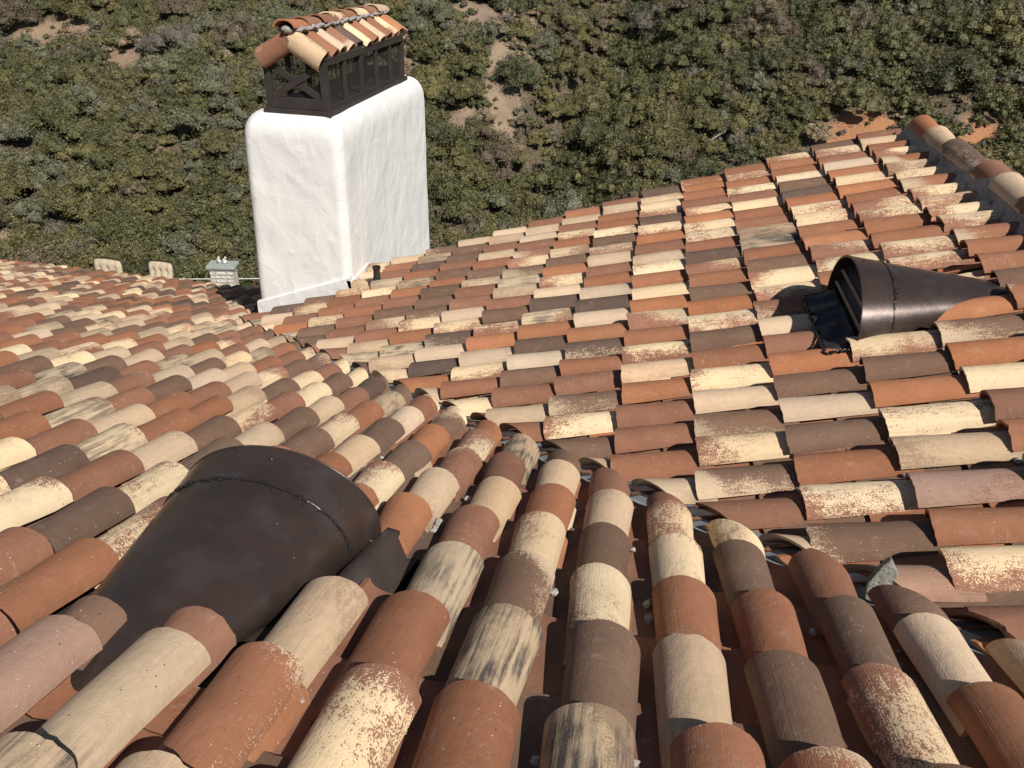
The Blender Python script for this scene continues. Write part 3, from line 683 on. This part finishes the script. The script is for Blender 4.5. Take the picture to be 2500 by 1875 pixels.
# ---------------------------------------------------------------- roof vents (half-cone hoods)
def hood(fr, xc, s_m, s_b, s_e, HW=1.55, HH=1.55, we=.62, louv=True, name='roof_vent', label='', cat='vent', group='half cone roof vents'):
    """fr(x lateral, s downslope, n); mouth at s_m (downhill end), band to s_b, closed end at s_e"""
    zdir = np.array([0, 0, 1.]); base = -.60
    def ringpt(s, w, h, q, inset=0.):
        a = -.48+(math.pi+.96)*q; x = -(w-inset)*math.cos(a); hh = (h-inset)*(.316+.684*math.sin(a))
        return fr(np.array([xc+x]), np.array([s]), np.array([base]))[0]+zdir*hh
    rootp = W(fr(np.array([xc]), np.array([(s_m+s_e)/2]), np.array([base]))[0])
    root = empty(name, tuple(rootp), label, cat, group); root['_base'] = [float(c) for c in rootp]
    nq = 40
    def shell(stations, inset, th):
        V = []; 
        for s, w, h in stations:
            for k in range(nq+1): V.append(ringpt(s, w, h, k/nq, inset))
        n0 = len(V)
        for s, w, h in stations:
            for k in range(nq+1): V.append(ringpt(s, w, h, k/nq, inset+th))
        m = nq+1; Fc = []
        for i in range(len(stations)-1):
            for k in range(nq):
                a = i*m+k; Fc.append((a, a+1, a+m+1, a+m)); a += n0; Fc.append((a, a+m, a+m+1, a+1))
        for i in (0, len(stations)-1):
            for k in range(nq): a = i*m+k; Fc.append((a, a+n0, a+n0+1, a+1) if i == 0 else (a, a+1, a+n0+1, a+n0))
        for k in (0, nq):
            for i in range(len(stations)-1): a = i*m+k; Fc.append((a, a+m, a+m+n0, a+n0))
        return W(np.array(V)), Fc
    drop = ca if fr is FA else cb; sn = sa if fr is FA else sb
    def prof(s):                               # one straight flare from the closed end to the mouth
        e = (s_m-s)/(s_m-s_e); return HW+(we-HW)*e, HH*(1-e)+.10*e
    band = [(s, *prof(s)) for s in np.linspace(s_m, s_b, 5)]
    HWs, HHs = prof(s_b)
    V, Fc = shell(band, 0, .035); mesh_obj('hood_band', V, Fc, HOODM, root, True).data.set_sharp_from_angle(angle=.6)
    cone = []
    for s in np.linspace(s_b+(s_m-s_b)*-.02, s_e, 14):
        w_, h_ = prof(s); cone.append((s, w_-.012, h_-.012))
    V, Fc = shell(cone, 0, .03); mesh_obj('hood_cone', V, Fc, HOODM, root, True).data.set_sharp_from_angle(angle=.6)
    # tarry seam
    mb = MB(); rs_ = random.Random(4); pts = []
    for k in range(60): 
        q = .03+.94*k/59; pts.append(W(ringpt(s_b+.014*rs_.gauss(0, 1), HWs, HHs, q)))
    mb.tube(pts, [U*(.012+.008*abs(rs_.gauss(0, 1))) for _ in pts], 6)
    for k in range(110):
        q = rs_.uniform(.05, .95); V, Fc = lumpy(W(ringpt(s_b+rs_.gauss(0, .05), HWs-.004, HHs-.004, q)), U*rs_.uniform(.008, .022), k, .6, 1); mb.add(V, Fc)
    mb.obj('sealant_seam', TAR, root, True)
    # rolled rim at the mouth, louvres across it
    mb = MB(); mb.tube([W(ringpt(s_m, HW, HH, k/40)) for k in range(41)], .016*U, 6); mb.obj('rim', HOODM, root, True)
    # rivets
    for q in (.10, .52, .9):
        V, Fc = lumpy(W(ringpt((s_m*2+s_b)/3, *prof((s_m*2+s_b)/3), q)), .035*U, 3, 1, 2); mesh_obj('rivet', V, Fc, HOODM, root, True)
    # inner back plate and blades
    for k in range(3):
        h = .34+.41*k; wl_, hl_ = prof(s_m-.5); hw = wl_*math.sqrt(max(0, 1-((h/hl_-.316)/.684)**2))-.06
        p0 = fr(np.array([xc]), np.array([s_m-.30]), np.array([base]))[0]+zdir*h
        dd = fr.ed.copy(); dd[2] = 0; dd /= np.linalg.norm(dd)
        bl = (-dd*.72+zdir*.69); bl /= np.linalg.norm(bl); nn = np.cross(fr.ex, bl)
        mb = MB(); mb.box(W(p0), (hw*U, .17*U, .016*U), (fr.ex, bl, nn)); mb.obj('louver', BLADE, root)
        mb = MB(); mb.box(W(p0-bl*.17+dd*.05), (hw*U, .035*U, .030*U), (fr.ex, bl, nn)); mb.obj('louver_edge', SLATM, root)
    # dark plate standing in for the shade inside the hood
    V = [ringpt(s_m-.60, prof(s_m-.60)[0]-.06, prof(s_m-.60)[1]-.06, k/30) for k in range(31)]; mesh_obj('dark_back_plate', W(np.array(V)), [tuple(range(31))], DARKM, root)
    return root, ringpt
def sheet(fr, x0, x1, s0, s1, n0, amp, mat_, parent, name, nx=24, ns=24, seed=1, fn=None):
    V = []
    for a in np.linspace(0, 1, ns):
        for b_ in np.linspace(0, 1, nx):
            x, s = x0+(x1-x0)*b_, s0+(s1-s0)*a
            n = n0+amp*vnoise(np.array([[x*1.7, s*1.7, 3.]]), seed)[0]+amp*.4*vnoise(np.array([[x*5, s*5, 3.]]), seed+1)[0]
            if fn: n += fn(x, s)
            V.append(fr(np.array([x]), np.array([s]), np.array([n]))[0])
    Fc = [(i*nx+k, i*nx+k+1, (i+1)*nx+k+1, (i+1)*nx+k) for i in range(ns-1) for k in range(nx-1)]
    o = mesh_obj(name, W(np.array(V)), Fc, mat_, parent, True)
    m = o.modifiers.new('s', 'SOLIDIFY'); m.thickness = .004
    return o
ventA, rpA = hood(FA, -4.46, 8.70, 7.92, 4.25, HW=1.46, HH=1.66, we=.62, label='big glossy dark brown hood vent in the near roof, seen from behind its closed end')
ventB, rpB = hood(FB, 17.74, -4.72/cb, -5.42/cb, -8.6/cb, HW=1.74, HH=1.80, we=.34, label='dark brown hood vent at right showing its louvered half round mouth')
sheet(FA, -6.35, -2.45, 4.6, 8.75, -.57, .012, FLASHM, ventA, 'flashing', fn=lambda x, s: .42*math.exp(-((x+2.92)/.26)**4)*min(1, max(0, (s-6.9)/.5))+.16*math.exp(-((x+2.5)/.06)**2))
sheet(FB, 15.9, 19.1, -5.0/cb, -4.32/cb, -.13, .07, MEMB, ventB, 'flashing', nx=60, ns=16, fn=lambda y, s: -.05+.06*abs(math.cos(math.pi*(y-YB)))**1.5)
sheet(FB, 15.9, 19.6, -8.7/cb, -4.85/cb, -.56, .012, FLASHM, ventB, 'flashing_pan')
mb = MB(); rs_ = random.Random(8); pts = []
for k in range(140):                           # tar smeared round the edge of the membrane, one ragged bead
    q = k/139; t = q*4
    if q < .25: y, x_ = 15.9+.0*t, 4.98-.68*q*4
    elif q < .75: y, x_ = 15.9+3.2*(q-.25)*2, 4.28
    else: y, x_ = 19.1, 4.28+.7*(q-.75)*4
    y += rs_.gauss(0, .025); x_ += rs_.gauss(0, .022); y = max(y, 15.8)
    pts.append(W(FB(np.array([y]), np.array([-x_/cb]), np.array([-.16+.06*abs(math.cos(math.pi*(y-YB)))**1.5]))[0]))
mb.tube(pts, [U*rs_.uniform(.018, .034) for _ in pts], 6)
mb.obj('sealant', TAR, ventB, True)

# small pipe vent beside the chimney
pp = np.array([-10.95, 30.3, ZB-tb*10.95-.1]); prt = W(pp)
pv = empty('vent_pipe', tuple(prt), 'short dark vent pipe poking through the tiles beside the white chimney', 'pipe'); pv['_base'] = [float(c) for c in prt]
mb = MB(); mb.tube([W(pp+np.array([0, 0, h])) for h in (-.6, .0, .25, .62)], [.22*U, .2*U, .15*U, .14*U], 14, False); mb.obj('pipe', DARKM, pv, True)
mb = MB(); mb.tube([W(pp+np.array([0, 0, h])) for h in (.60, .70)], [.18*U, .18*U], 14, False); mb.obj('collar', DARKM, pv, True)
mb = MB(); mb.tube([W(pp+np.array([0, 0, h])) for h in (.5, .55)], [.13*U, .13*U], 14); mb.obj('cap', DARKM, pv)

# broken shard of mortar standing in the valley
sp_ = FB(np.array([8.86]), np.array([-3.92/cb]), np.array([-.08]))[0]
shV = np.array([(-.22, 0, -.35), (.12, -.05, -.42), (.24, .03, -.1), (.20, .02, .30), (.0, 0, .62), (-.12, -.02, .45), (-.26, .0, .0)])
sh2 = np.concatenate([shV+np.array([0, -.08, 0]), shV*np.array([.9, 1, .92])+np.array([.02, .10, 0])])
n = 7; shF = [tuple(range(n)), tuple(range(2*n-1, n-1, -1))]+[(i, n+i, n+(i+1) % n, (i+1) % n) for i in range(n)]
o = mesh_obj('mortar_chunk', W(sp_+sh2*.80), shF, simple('old_mortar', (.27, .26, .225), .95, .25, 40, .01, 90)); tagset(o, 'upright grey shard of broken mortar standing on the tiles near the valley', 'rubble')
bv = o.modifiers.new('b', 'BEVEL'); bv.width = .006; bv.segments = 2

# ---------------------------------------------------------------- patio, chairs, pillar, rail
PZ = -38.0                                     # patio level, tile spacings
def on_ray(u, v, Y):
    d = ray(u, v); return d*Y/d[1]
pat = MB(); pat.box(W(np.array([-55., 66., PZ-.5])), np.array([45., 15.0, .5])*U)
o = pat.obj('patio', CONC); tagset(o, kind='structure')
def chair(u, v, Y, label, w=1.55):
    p = on_ray(u, v, Y); base = W(np.array([p[0], p[1], PZ])); top = p[2]-PZ
    root = empty('patio_chair', tuple(base), label, 'chair', 'patio chairs beyond the eave'); root['_base'] = [float(c) for c in base]
    H = top*U; hw = w*U
    # tufted back cushion: grid pillow
    nx, nz = 29, 25; V = []
    for side in (1, -1):
        for b_ in np.linspace(0, 1, nz):
            for a in np.linspace(-1, 1, nx):
                ww = hw*(.94+.22*(b_-.5))*(1 if b_ < .93 else 1-.12*((b_-.93)/.07)**2); zz = .42+(H-.42)*b_+.02*(1-a*a)*b_
                edge = (1-abs(a)**6)*(1-abs(2*b_-1)**8); dep = .075*edge**.5
                if side > 0:
                    for tx in (-.55, 0, .55):
                        for tz in (.35, .60, .84): dep -= .075*math.exp(-((a-tx)/.13)**2-((b_-tz)/.05)**2)
                    dep -= .012*sum(math.exp(-((a-tx)/.03)**2) for tx in (-.55, 0, .55)) + .010*sum(math.exp(-((b_-tz)/.03)**2) for tz in (.35, .60, .84))
                V.append((base[0]+a*ww, base[1]+side*-dep+.16*b_, base[2]+zz))
    m = nx*nz; Fc = []
    for i in range(nz-1):
        for k in range(nx-1):
            a = i*nx+k; Fc.append((a, a+1, a+nx+1, a+nx)); a += m; Fc.append((a, a+nx, a+nx+1, a+1))
    mesh_obj('back_cushion', V, Fc, CUSH, root, True)
    mb = MB(); mb.box(base+np.array([0, -.24, .40]), (hw*.95, .27, .07)); mb.obj('seat_cushion', CUSH, root, bevel=.04)
    mb = MB()
    pts = [base+np.array([-hw*1.06, .06, .35]), base+np.array([-hw*1.17, .17, H*.93]), base+np.array([-hw*1.05, .19, H+.022]), base+np.array([0, .20, H+.045]), base+np.array([hw*1.05, .19, H+.022]), base+np.array([hw*1.17, .17, H*.93]), base+np.array([hw*1.06, .06, .35])]
    mb.tube(pts, .016, 8); mb.obj('back_frame', DARKM, root, True)
    for sx in (-1, 1):
        mb = MB(); mb.tube([base+np.array([sx*hw*1.1, .10, .62]), base+np.array([sx*hw*1.12, -.45, .62])], .022, 8); mb.obj('armrest', DARKM, root, True)
        for sy in (-.45, .08):
            mb = MB(); mb.tube([base+np.array([sx*hw*1.08, sy, 0]), base+np.array([sx*hw*1.1, sy, .62])], .018, 8); mb.obj('leg', DARKM, root, True)
    return root
chair(251, 641, 66, 'wide tan tufted patio chair back beyond the eave, the one farther from the pillar', 1.50)
chair(381, 647, 68, 'narrower tan tufted patio chair back, the one nearer the white stone pillar', 1.30)
def brick_mat():
    m, nt, b = mat('split_face_stone'); L = nt.links
    tcn = N(nt, 'ShaderNodeTexCoord').outputs['Object']
    # courses on all faces: use (x+y, z)
    sx = N(nt, 'ShaderNodeSeparateXYZ'); L.new(tcn, sx.inputs[0]); cx = N(nt, 'ShaderNodeCombineXYZ')
    L.new(mathn(nt, 'ADD', sx.outputs[0], sx.outputs[1]), cx.inputs[0]); L.new(sx.outputs[2], cx.inputs[1])
    br = N(nt, 'ShaderNodeTexBrick'); br.inputs['Scale'].default_value = 1; br.inputs['Brick Width'].default_value = .27; br.inputs['Row Height'].default_value = .085
    br.inputs['Mortar Size'].default_value = .008; br.inputs['Color1'].default_value = (.70, .66, .58, 1); br.inputs['Color2'].default_value = (.58, .54, .47, 1); br.inputs['Mortar'].default_value = (.24, .21, .18, 1)
    L.new(cx.outputs[0], br.inputs['Vector']); L.new(br.outputs['Color'], b.inputs['Base Color']); b.inputs['Roughness'].default_value = .9
    bp = N(nt, 'ShaderNodeBump'); bp.inputs['Distance'].default_value = .03; L.new(mathn(nt, 'ADD', mathn(nt, 'SUBTRACT', 1.0, br.outputs['Fac']), noise(nt, tcn, 22, 3)), bp.inputs['Height']); L.new(bp.outputs[0], b.inputs['Normal'])
    return m
BRICK = brick_mat()
p = on_ray(543, 645, 64); base = W(np.array([p[0], p[1], PZ]))
pil = empty('stone_pillar', tuple(base), 'white split face stone pillar with a grey cap slab beside the chimney', 'pillar'); pil['_base'] = [float(c) for c in base]
H = (p[2]-PZ)*U; rz = math.radians(12); axp = ((math.cos(rz), math.sin(rz), 0), (-math.sin(rz), math.cos(rz), 0), (0, 0, 1))
mb = MB(); mb.box(base+np.array([0, 0, H/2-.03]), (.245, .15, H/2-.03), axp); mb.obj('shaft', BRICK, pil)
mb = MB(); mb.box(base+np.array([0, 0, H-.02]), (.30, .19, .035), axp); mb.obj('cap_slab', CAPSTONE, pil, bevel=.012)
mb = MB()
for sx in (-1, 1):
    q = base+np.array([sx*.065, 0, H+.03])
    V, Fc = lumpy(q+np.array([0, 0, .035]), .045, 5+sx, 1.0); mb.add(V, Fc); V, Fc = lumpy(q+np.array([0, -.03, .09]), .03, 8+sx, .9); mb.add(V, Fc)
    V, Fc = lumpy(q+np.array([sx*.01, .02, .11]), .022, 11+sx, 1.3); mb.add(V, Fc)
o = mb.obj('ornament', ORN, None, True); tagset(o, 'small pale double ornament sitting on top of the stone pillar', 'ornament')
ra, rb_ = on_ray(300, 682, 70), on_ray(700, 680, 75)
A0, B0 = W(ra), W(rb_); A0[2] = B0[2] = (A0[2]+B0[2])/2
base = np.array([(A0[0]+B0[0])/2, A0[1], PZ*U+ZC]); fen = empty('rail_fence', tuple(base), 'low railing with one pale top rail on thin rusty posts behind the pillar', 'fence'); fen['_base'] = [float(c) for c in base]
mb = MB(); mb.tube([A0, B0], .014, 8); mb.obj('top_rail', RAILM, fen)
mb = MB(); mb.tube([A0-np.array([0, 0, .5]), B0-np.array([0, 0, .5])], .006, 6); mb.obj('lower_rail', RUST, fen)
nP = 8
for k in range(nP+1):
    q = A0+(B0-A0)*(k+.35)/nP; mb = MB(); mb.box(np.array([q[0], q[1], (q[2]+base[2])/2]), (.014, .014, (q[2]-base[2])/2)); mb.obj('post', RUST, fen)

# ---------------------------------------------------------------- hillside
def hgt(x, y):
    x = np.asarray(x, float); y = np.asarray(y, float)
    P = np.stack([x, y, np.zeros_like(x)], -1).reshape(-1, 3)
    n = (vnoise(P*.055, 21)*2.0+vnoise(P*.14, 22)*.8+vnoise(P*.5, 23)*.25).reshape(x.shape)
    yy = y-.10*x
    t = np.clip((yy-19)/12, 0, 1); t = t*t*(3-2*t)
    h = (1.2)*(1-t)+(-3.6)*t
    up = np.clip(yy-33, 0, None); h = h+up*.47
    gul = 3.2*np.exp(-((x-(-4.5+.18*(y-45)))/3.0)**2)*np.clip((yy-33)/8, 0, 1)
    flat = np.clip((yy-18)/6, 0, 1)
    return h+(n-gul)*flat
def hit(u, v):
    d = ray(u, v)/1.0; t = 18.0
    while t < 160:
        p = d*t
        if p[2]+ZC < hgt(np.array([p[0]]), np.array([p[1]]))[0]: return p+np.array([0, 0, ZC])
        t += .12
    return None
# bare ground patches seen in the photograph: pixel centre, radius in metres, orange amount
BARE = [(150, 70, 2.2, 1.0, .1), (230, 40, 1.6, .9, .1), (300, 125, 1.3, .6, .1), (345, 150, 1.0, .5, .1), (95, 62, 1.3, .5, .1), (1175, 20, 1.5, .8, 0), (1225, 130, .6, 1.0, 0), (1235, 180, 1.0, 1.6, 0), (1240, 230, .8, 1.2, 0), (1130, 285, .7, 1.0, 0), (1110, 315, .8, .8, 0),
        (1085, 440, 1.0, .7, .15), (1300, 55, 1.2, .6, 0), (1150, 10, 1.5, .6, 0), (2090, 305, 1.7, 1.0, 1), (2060, 330, 1.5, 1.0, 1), (2140, 295, 1.4, .9, 1), (2390, 300, 1.2, .8, .8), (2360, 330, 1.0, .6, .8), (1750, 385, .6, .5, .4), (1000, 120, .7, .7, 0), (570, 660, .8, .7, 0), (630, 670, .9, .7, 0), (30, 560, .6, .4, 0)]
bare = []
for u, v, r1, r2, og in BARE:
    p = hit(u, v)
    if p is not None: bare.append((p[0], p[1]-.8, r1*.9, r2*1.25+.3, og))
def bareness(x, y):
    b = np.zeros_like(x); og = np.zeros_like(x)
    for bx, by, r1, r2, o_ in bare:
        w = np.exp(-(((x-bx)/r1)**2+((y-by)/max(r2, .9))**2)); b = np.maximum(b, w); og = np.maximum(og, w*o_)
    return b, og
gx = np.concatenate([np.linspace(-160, -48, 40)[:-1], np.linspace(-48, 44, 250), np.linspace(44, 160, 40)[1:]]); gy = np.concatenate([np.linspace(-60, 14, 20)[:-1], np.linspace(14, 78, 200), np.linspace(78, 240, 50)[1:]])
GX, GY = np.meshgrid(gx, gy); GZ = hgt(GX, GY)
V = np.stack([GX, GY, GZ], -1).reshape(-1, 3); nx = len(gx); idx = np.arange(len(V)).reshape(len(gy), nx)
Fg = np.stack([idx[:-1, :-1].ravel(), idx[:-1, 1:].ravel(), idx[1:, 1:].ravel(), idx[1:, :-1].ravel()], 1)
b_, og = bareness(V[:, 0], V[:, 1])
o = mesh_obj('hillside', V, Fg, DIRT, None, True, {'soil': ('FLOAT', np.clip(og*1.5, 0, 1)), 'open_ground': ('FLOAT', b_)}); tagset(o, kind='structure')

SPEC = {  # colour, leaf size, density
 'olive': ((.120, .110, .044), .056, 1.0), 'dark': ((.078, .080, .036), .055, 1.0), 'sage': ((.142, .138, .084), .052, 1.0),
 'yellow': ((.150, .132, .050), .054, 1.0), 'brown': ((.130, .102, .064), .050, .9), 'grey': ((.140, .122, .096), .048, .7), 'green': ((.096, .098, .038), .058, 1.0),
 'dry': ((.26, .195, .12), .050, .6)}
gq = np.array([[i*7+k, i*7+k+1, (i+1)*7+k+1, (i+1)*7+k] for i in range(4) for k in range(6)])
gth, gph = np.meshgrid(np.linspace(0, 1.75, 5), np.linspace(0, 2*math.pi, 7), indexing='ij')
GSPH = np.stack([np.sin(gth)*np.cos(gph), np.sin(gth)*np.sin(gph), np.cos(gth)], -1).reshape(-1, 3)
def shrub(cx, cy, r, kind, rs, dens=1.0, hf=.8):
    col, ls, dn = SPEC[kind]; base = hgt(np.array([cx]), np.array([cy]))[0]
    nl = rs.randint(13, 22); lob = []
    for k in range(nl):
        a = rs.uniform(0, 6.28); q = r*.80*math.sqrt(rs.rand()); lr = r*rs.uniform(.20, .40)
        lob.append((cx+q*math.cos(a), cy+q*math.sin(a), base+lr*.35+max(.02, r*hf*(1-1.1*(q/r)**2)-lr*.5)*rs.uniform(.35, 1.1), lr, rs.uniform(.82, 1.18)))
    lob = np.array(lob)
    n = int(dens*dn*(3.1*(lob[:, 3]**2).sum())/(ls*ls*.55)*.42)+40
    pr = lob[:, 3]**2; li = rs.choice(nl, n, p=pr/pr.sum()); Lb = lob[li]
    d = rs.randn(n, 3); d[:, 2] = np.abs(d[:, 2])*1.1-.2; d /= np.linalg.norm(d, axis=1)[:, None]
    bump = 1+.16*vnoise(d*3.1+li[:, None]*7.7, 61)
    rad = Lb[:, 3]*bump*(1.06-.34*rs.rand(n)**2.4+.24*np.abs(rs.randn(n))*(rs.rand(n) < .6))
    P = Lb[:, :3]+d*rad[:, None]
    P[:, 2] = np.maximum(P[:, 2], base-.1)
    t = rs.randn(n, 3); t -= d*(t*d).sum(1)[:, None]*.35; t /= np.linalg.norm(t, axis=1)[:, None]
    b2 = np.cross(t, d+.8*rs.randn(n, 3)); b2 /= np.linalg.norm(b2, axis=1)[:, None]+1e-6
    s = ls*rs.uniform(.5, 1.7, n)[:, None]; a2 = ls*rs.uniform(.25, .62, n)[:, None]
    Q = np.stack([P-t*s, P+b2*a2, P+t*s, P-b2*a2], 1).reshape(-1, 3)
    tone = Lb[:, 4]*rs.uniform(.6, 1.4, n); cc = np.array(col)[None]*tone[:, None]*.92
    tip = rs.rand(n) < .14; cc[tip] = cc[tip]*1.4+np.array([.04, .032, .010])
    dry = rs.rand(n) < .07; cc[dry] = np.array([.17, .125, .085])*rs.uniform(.7, 1.2)
    cc = np.repeat(np.clip(cc, .01, .6), 4, 0)
    # twiggy inner mass of each lobe, so the soil does not show through
    for (lx, ly, lz, lr, tn) in lob:
        G = GSPH*(lr*.70*(1+.25*vnoise(GSPH*2+lx, 9)))[:, None]+np.array([lx, ly, lz])
        Q = np.concatenate([Q, G[gq].reshape(-1, 3)]); cc = np.concatenate([cc, np.tile(np.array(col)*tn*.9, (len(gq)*4, 1))])
    return Q, cc
def shrub_mesh(name, items, label=None, cat=None, group=None, kind=None):
    V = np.concatenate([a for a, _ in items]); cc = np.concatenate([c for _, c in items])
    Fq = np.arange(len(V)).reshape(-1, 4)
    o = mesh_obj(name, V, Fq, LEAF, None, False, {'leafcol': ('FLOAT_COLOR', np.column_stack([cc, np.ones(len(cc))]))})
    return tagset(o, label, cat, group, kind)
rsh = np.random.RandomState(77)
singles = [(182, 45, 1.45, 'olive', 'shrub', 'round olive green bush standing alone on the bare pale slope'),
 (28, 60, 1.7, 'brown', 'shrub', 'grey brown bush at the edge of the bare slope near the frame corner'),
 (2310, 235, 2.3, 'dark', 'shrub', 'big dark green bush just beyond the end of the ridge'),
 (310, 620, 1.9, 'green', 'shrub', 'leafy green bush rising right behind the two patio chairs'),
 (1340, 460, 1.7, 'green', 'shrub', 'bright green bush behind the highest tiles right of the chimney'),
 (1090, 510, 1.6, 'green', 'shrub', 'leafy green bush close beside the far bottom corner of the white chimney'),
 (1260, 210, 1.4, 'dark', 'shrub', 'dark rounded bush at the edge of the sandy gully'),
 (60, 345, 1.3, 'sage', 'shrub', 'silvery sage bush on the slope near the far corner of the roof'),
 (470, 330, 1.5, 'sage', 'shrub', 'silvery sage bush just before the white chimney shoulder'),
 (248, 45, .5, 'grey', 'shrub', 'tiny grey round bush on the bare pale slope'),
 (285, 50, .45, 'brown', 'shrub', 'tiny rusty brown bush on the bare pale slope')]
sing_xy = []
for u, v, r, kd, cat, lab in singles:
    p = hit(u, v+8)
    if p is None: continue
    sing_xy.append((p[0], p[1], r)); o = shrub_mesh('shrub', [shrub(p[0], p[1], r, kd, rsh, 1.5, .95)], lab, cat)
# chaparral that reads as one mass
items = []; kinds = [k for k in SPEC if k != 'dry']; placed = []
cells = {}
def ok(x, y, r):
    cx, cy = int(x//2), int(y//2)
    for i in (-1, 0, 1):
        for j in (-1, 0, 1):
            for (a, b2, c) in cells.get((cx+i, cy+j), ()):
                if (a-x)**2+(b2-y)**2 < ((r+c)*.34)**2: return False
    return True
tries = 0; total = 0
while tries < 42000:
    tries += 1
    y = rsh.uniform(20.5, 86); x = rsh.uniform(-50, 46)
    z = float(hgt(np.array([x]), np.array([y]))[0]); u, v, d = project(np.array([[x, y, z+.8]]))
    if d[0] < 5 or u[0] < -160 or u[0] > 2660 or v[0] < -170 or v[0] > 1000: continue
    r = rsh.uniform(.5, 1.15) if rsh.rand() < .75 else rsh.uniform(1.1, 1.9)
    bb, _ = bareness(np.array([x]), np.array([y]))
    if bb[0] > .30 and rsh.rand() > .05: continue
    if bb[0] > .30: r = .35
    fringe = .12 < bb[0] <= .30 and rsh.rand() < .5
    if any((a-x)**2+(b2-y)**2 < (c*.75+r*.5)**2 for a, b2, c in sing_xy): continue
    if not ok(x, y, r): continue
    cells.setdefault((int(x//2), int(y//2)), []).append((x, y, r))
    nz = vnoise(np.array([[x*.09, y*.12, 0]]), 40)[0]; nz2 = vnoise(np.array([[x*.2, y*.2, 0]]), 41)[0]
    if x < -6 and nz > -.1 and y < 52: w = [4, 1.5, 4.5, 2.5, .8, .4, 2.5]
    elif nz > .1: w = [5, 2, 1.5, 3, 1.3, .4, 4]
    else: w = [4, 4, 1, 2, 1, .3, 5]
    if y > 56: w = [5, 2, 1, 1, 3, .8, 2]
    kd = rsh.choice(kinds, p=np.array(w)/sum(w))
    if fringe: kd = 'dry'; r *= .6
    dist = d[0]; dens = 1.0 if dist < 42 else .75
    items.append(shrub(x, y, r, kd, rsh, dens, rsh.uniform(.6, 1.0))); total += len(items[-1][0])//4
_u = 0
while _u < 12000:                               # low understorey between the bushes
    _u += 1
    y = rsh.uniform(20.5, 84); x = rsh.uniform(-50, 46)
    z = float(hgt(np.array([x]), np.array([y]))[0]); u, v, d = project(np.array([[x, y, z+.3]]))
    if d[0] < 5 or u[0] < -120 or u[0] > 2620 or v[0] < -120 or v[0] > 900: continue
    bb, _ = bareness(np.array([x]), np.array([y]))
    tuft = bb[0] > .22
    if tuft and rsh.rand() > .8: continue
    near_ = False
    cx, cy = int(x//2), int(y//2)
    for i in (-1, 0, 1):
        for j in (-1, 0, 1):
            for (a, b2, c) in cells.get((cx+i, cy+j), ()):
                if (a-x)**2+(b2-y)**2 < (c*.62)**2: near_ = True
    if near_: continue
    r = rsh.uniform(.25, .55) if not tuft else rsh.uniform(.08, .34); cells.setdefault((cx, cy), []).append((x, y, r))
    items.append(shrub(x, y, r, rsh.choice(['dry', 'brown', 'grey', 'olive', 'green', 'sage'], p=[.12, .18, .08, .28, .20, .14]), rsh, .6, .8)); total += len(items[-1][0])//4

shrub_mesh('chaparral_scrub', items, kind='stuff')
# yuccas
def yucca(u, v, r, label):
    p = hit(u, v)
    if p is None: return
    rs = np.random.RandomState(int(u)); mbv = []; c = np.array([p[0], p[1], p[2]+.25]); V = []; cc = []
    for k in range(150):
        a = rs.uniform(0, 6.283); e = rs.uniform(.05, 1.45); d = np.array([math.cos(a)*math.cos(e), math.sin(a)*math.cos(e), math.sin(e)])
        s = np.cross(d, (0, 0, 1)); s /= np.linalg.norm(s); L = r*rs.uniform(.8, 1.1)
        V += [c-s*.022, c+d*L*.5-s*.02, c+d*L, c+d*L*.5+s*.02]; t = rs.uniform(.8, 1.2); cc += [(.17*t, .22*t, .18*t)]*4
    shrub_mesh('yucca', [(np.array(V), np.array(cc))], label, 'yucca', 'yuccas on the slope')
yucca(1958, 290, .75, 'spiky grey green yucca beside the orange bare earth')
yucca(2480, 352, .85, 'spiky pale yucca beyond the ridge, at the frame edge')
p = hit(1745, 360)
if p is not None:
    mb = MB(); d = np.array([1., .45, .35])
    mb.tube([p+np.array([-.9, -.5, .1]), p+np.array([-.2, -.1, .45]), p+np.array([.5, .3, .9])], [.035, .028, .012], 6)
    for k in range(7): mb.tube([p+np.array([-.2+.1*k, -.1+.05*k, .45+.05*k]), p+np.array([-.1+.12*k, .3-.1*(k % 3), .8+.08*k])], [.012, .004], 5)
    o = mb.obj('dead_branch', simple('dead_wood', (.42, .38, .33), .9), None); tagset(o, 'bleached dead branch lying on the scrub slope beyond the tiles', 'branch')

for o in bpy.data.objects:
    if '_base' in o: del o['_base']
print('objects', len(bpy.data.objects))
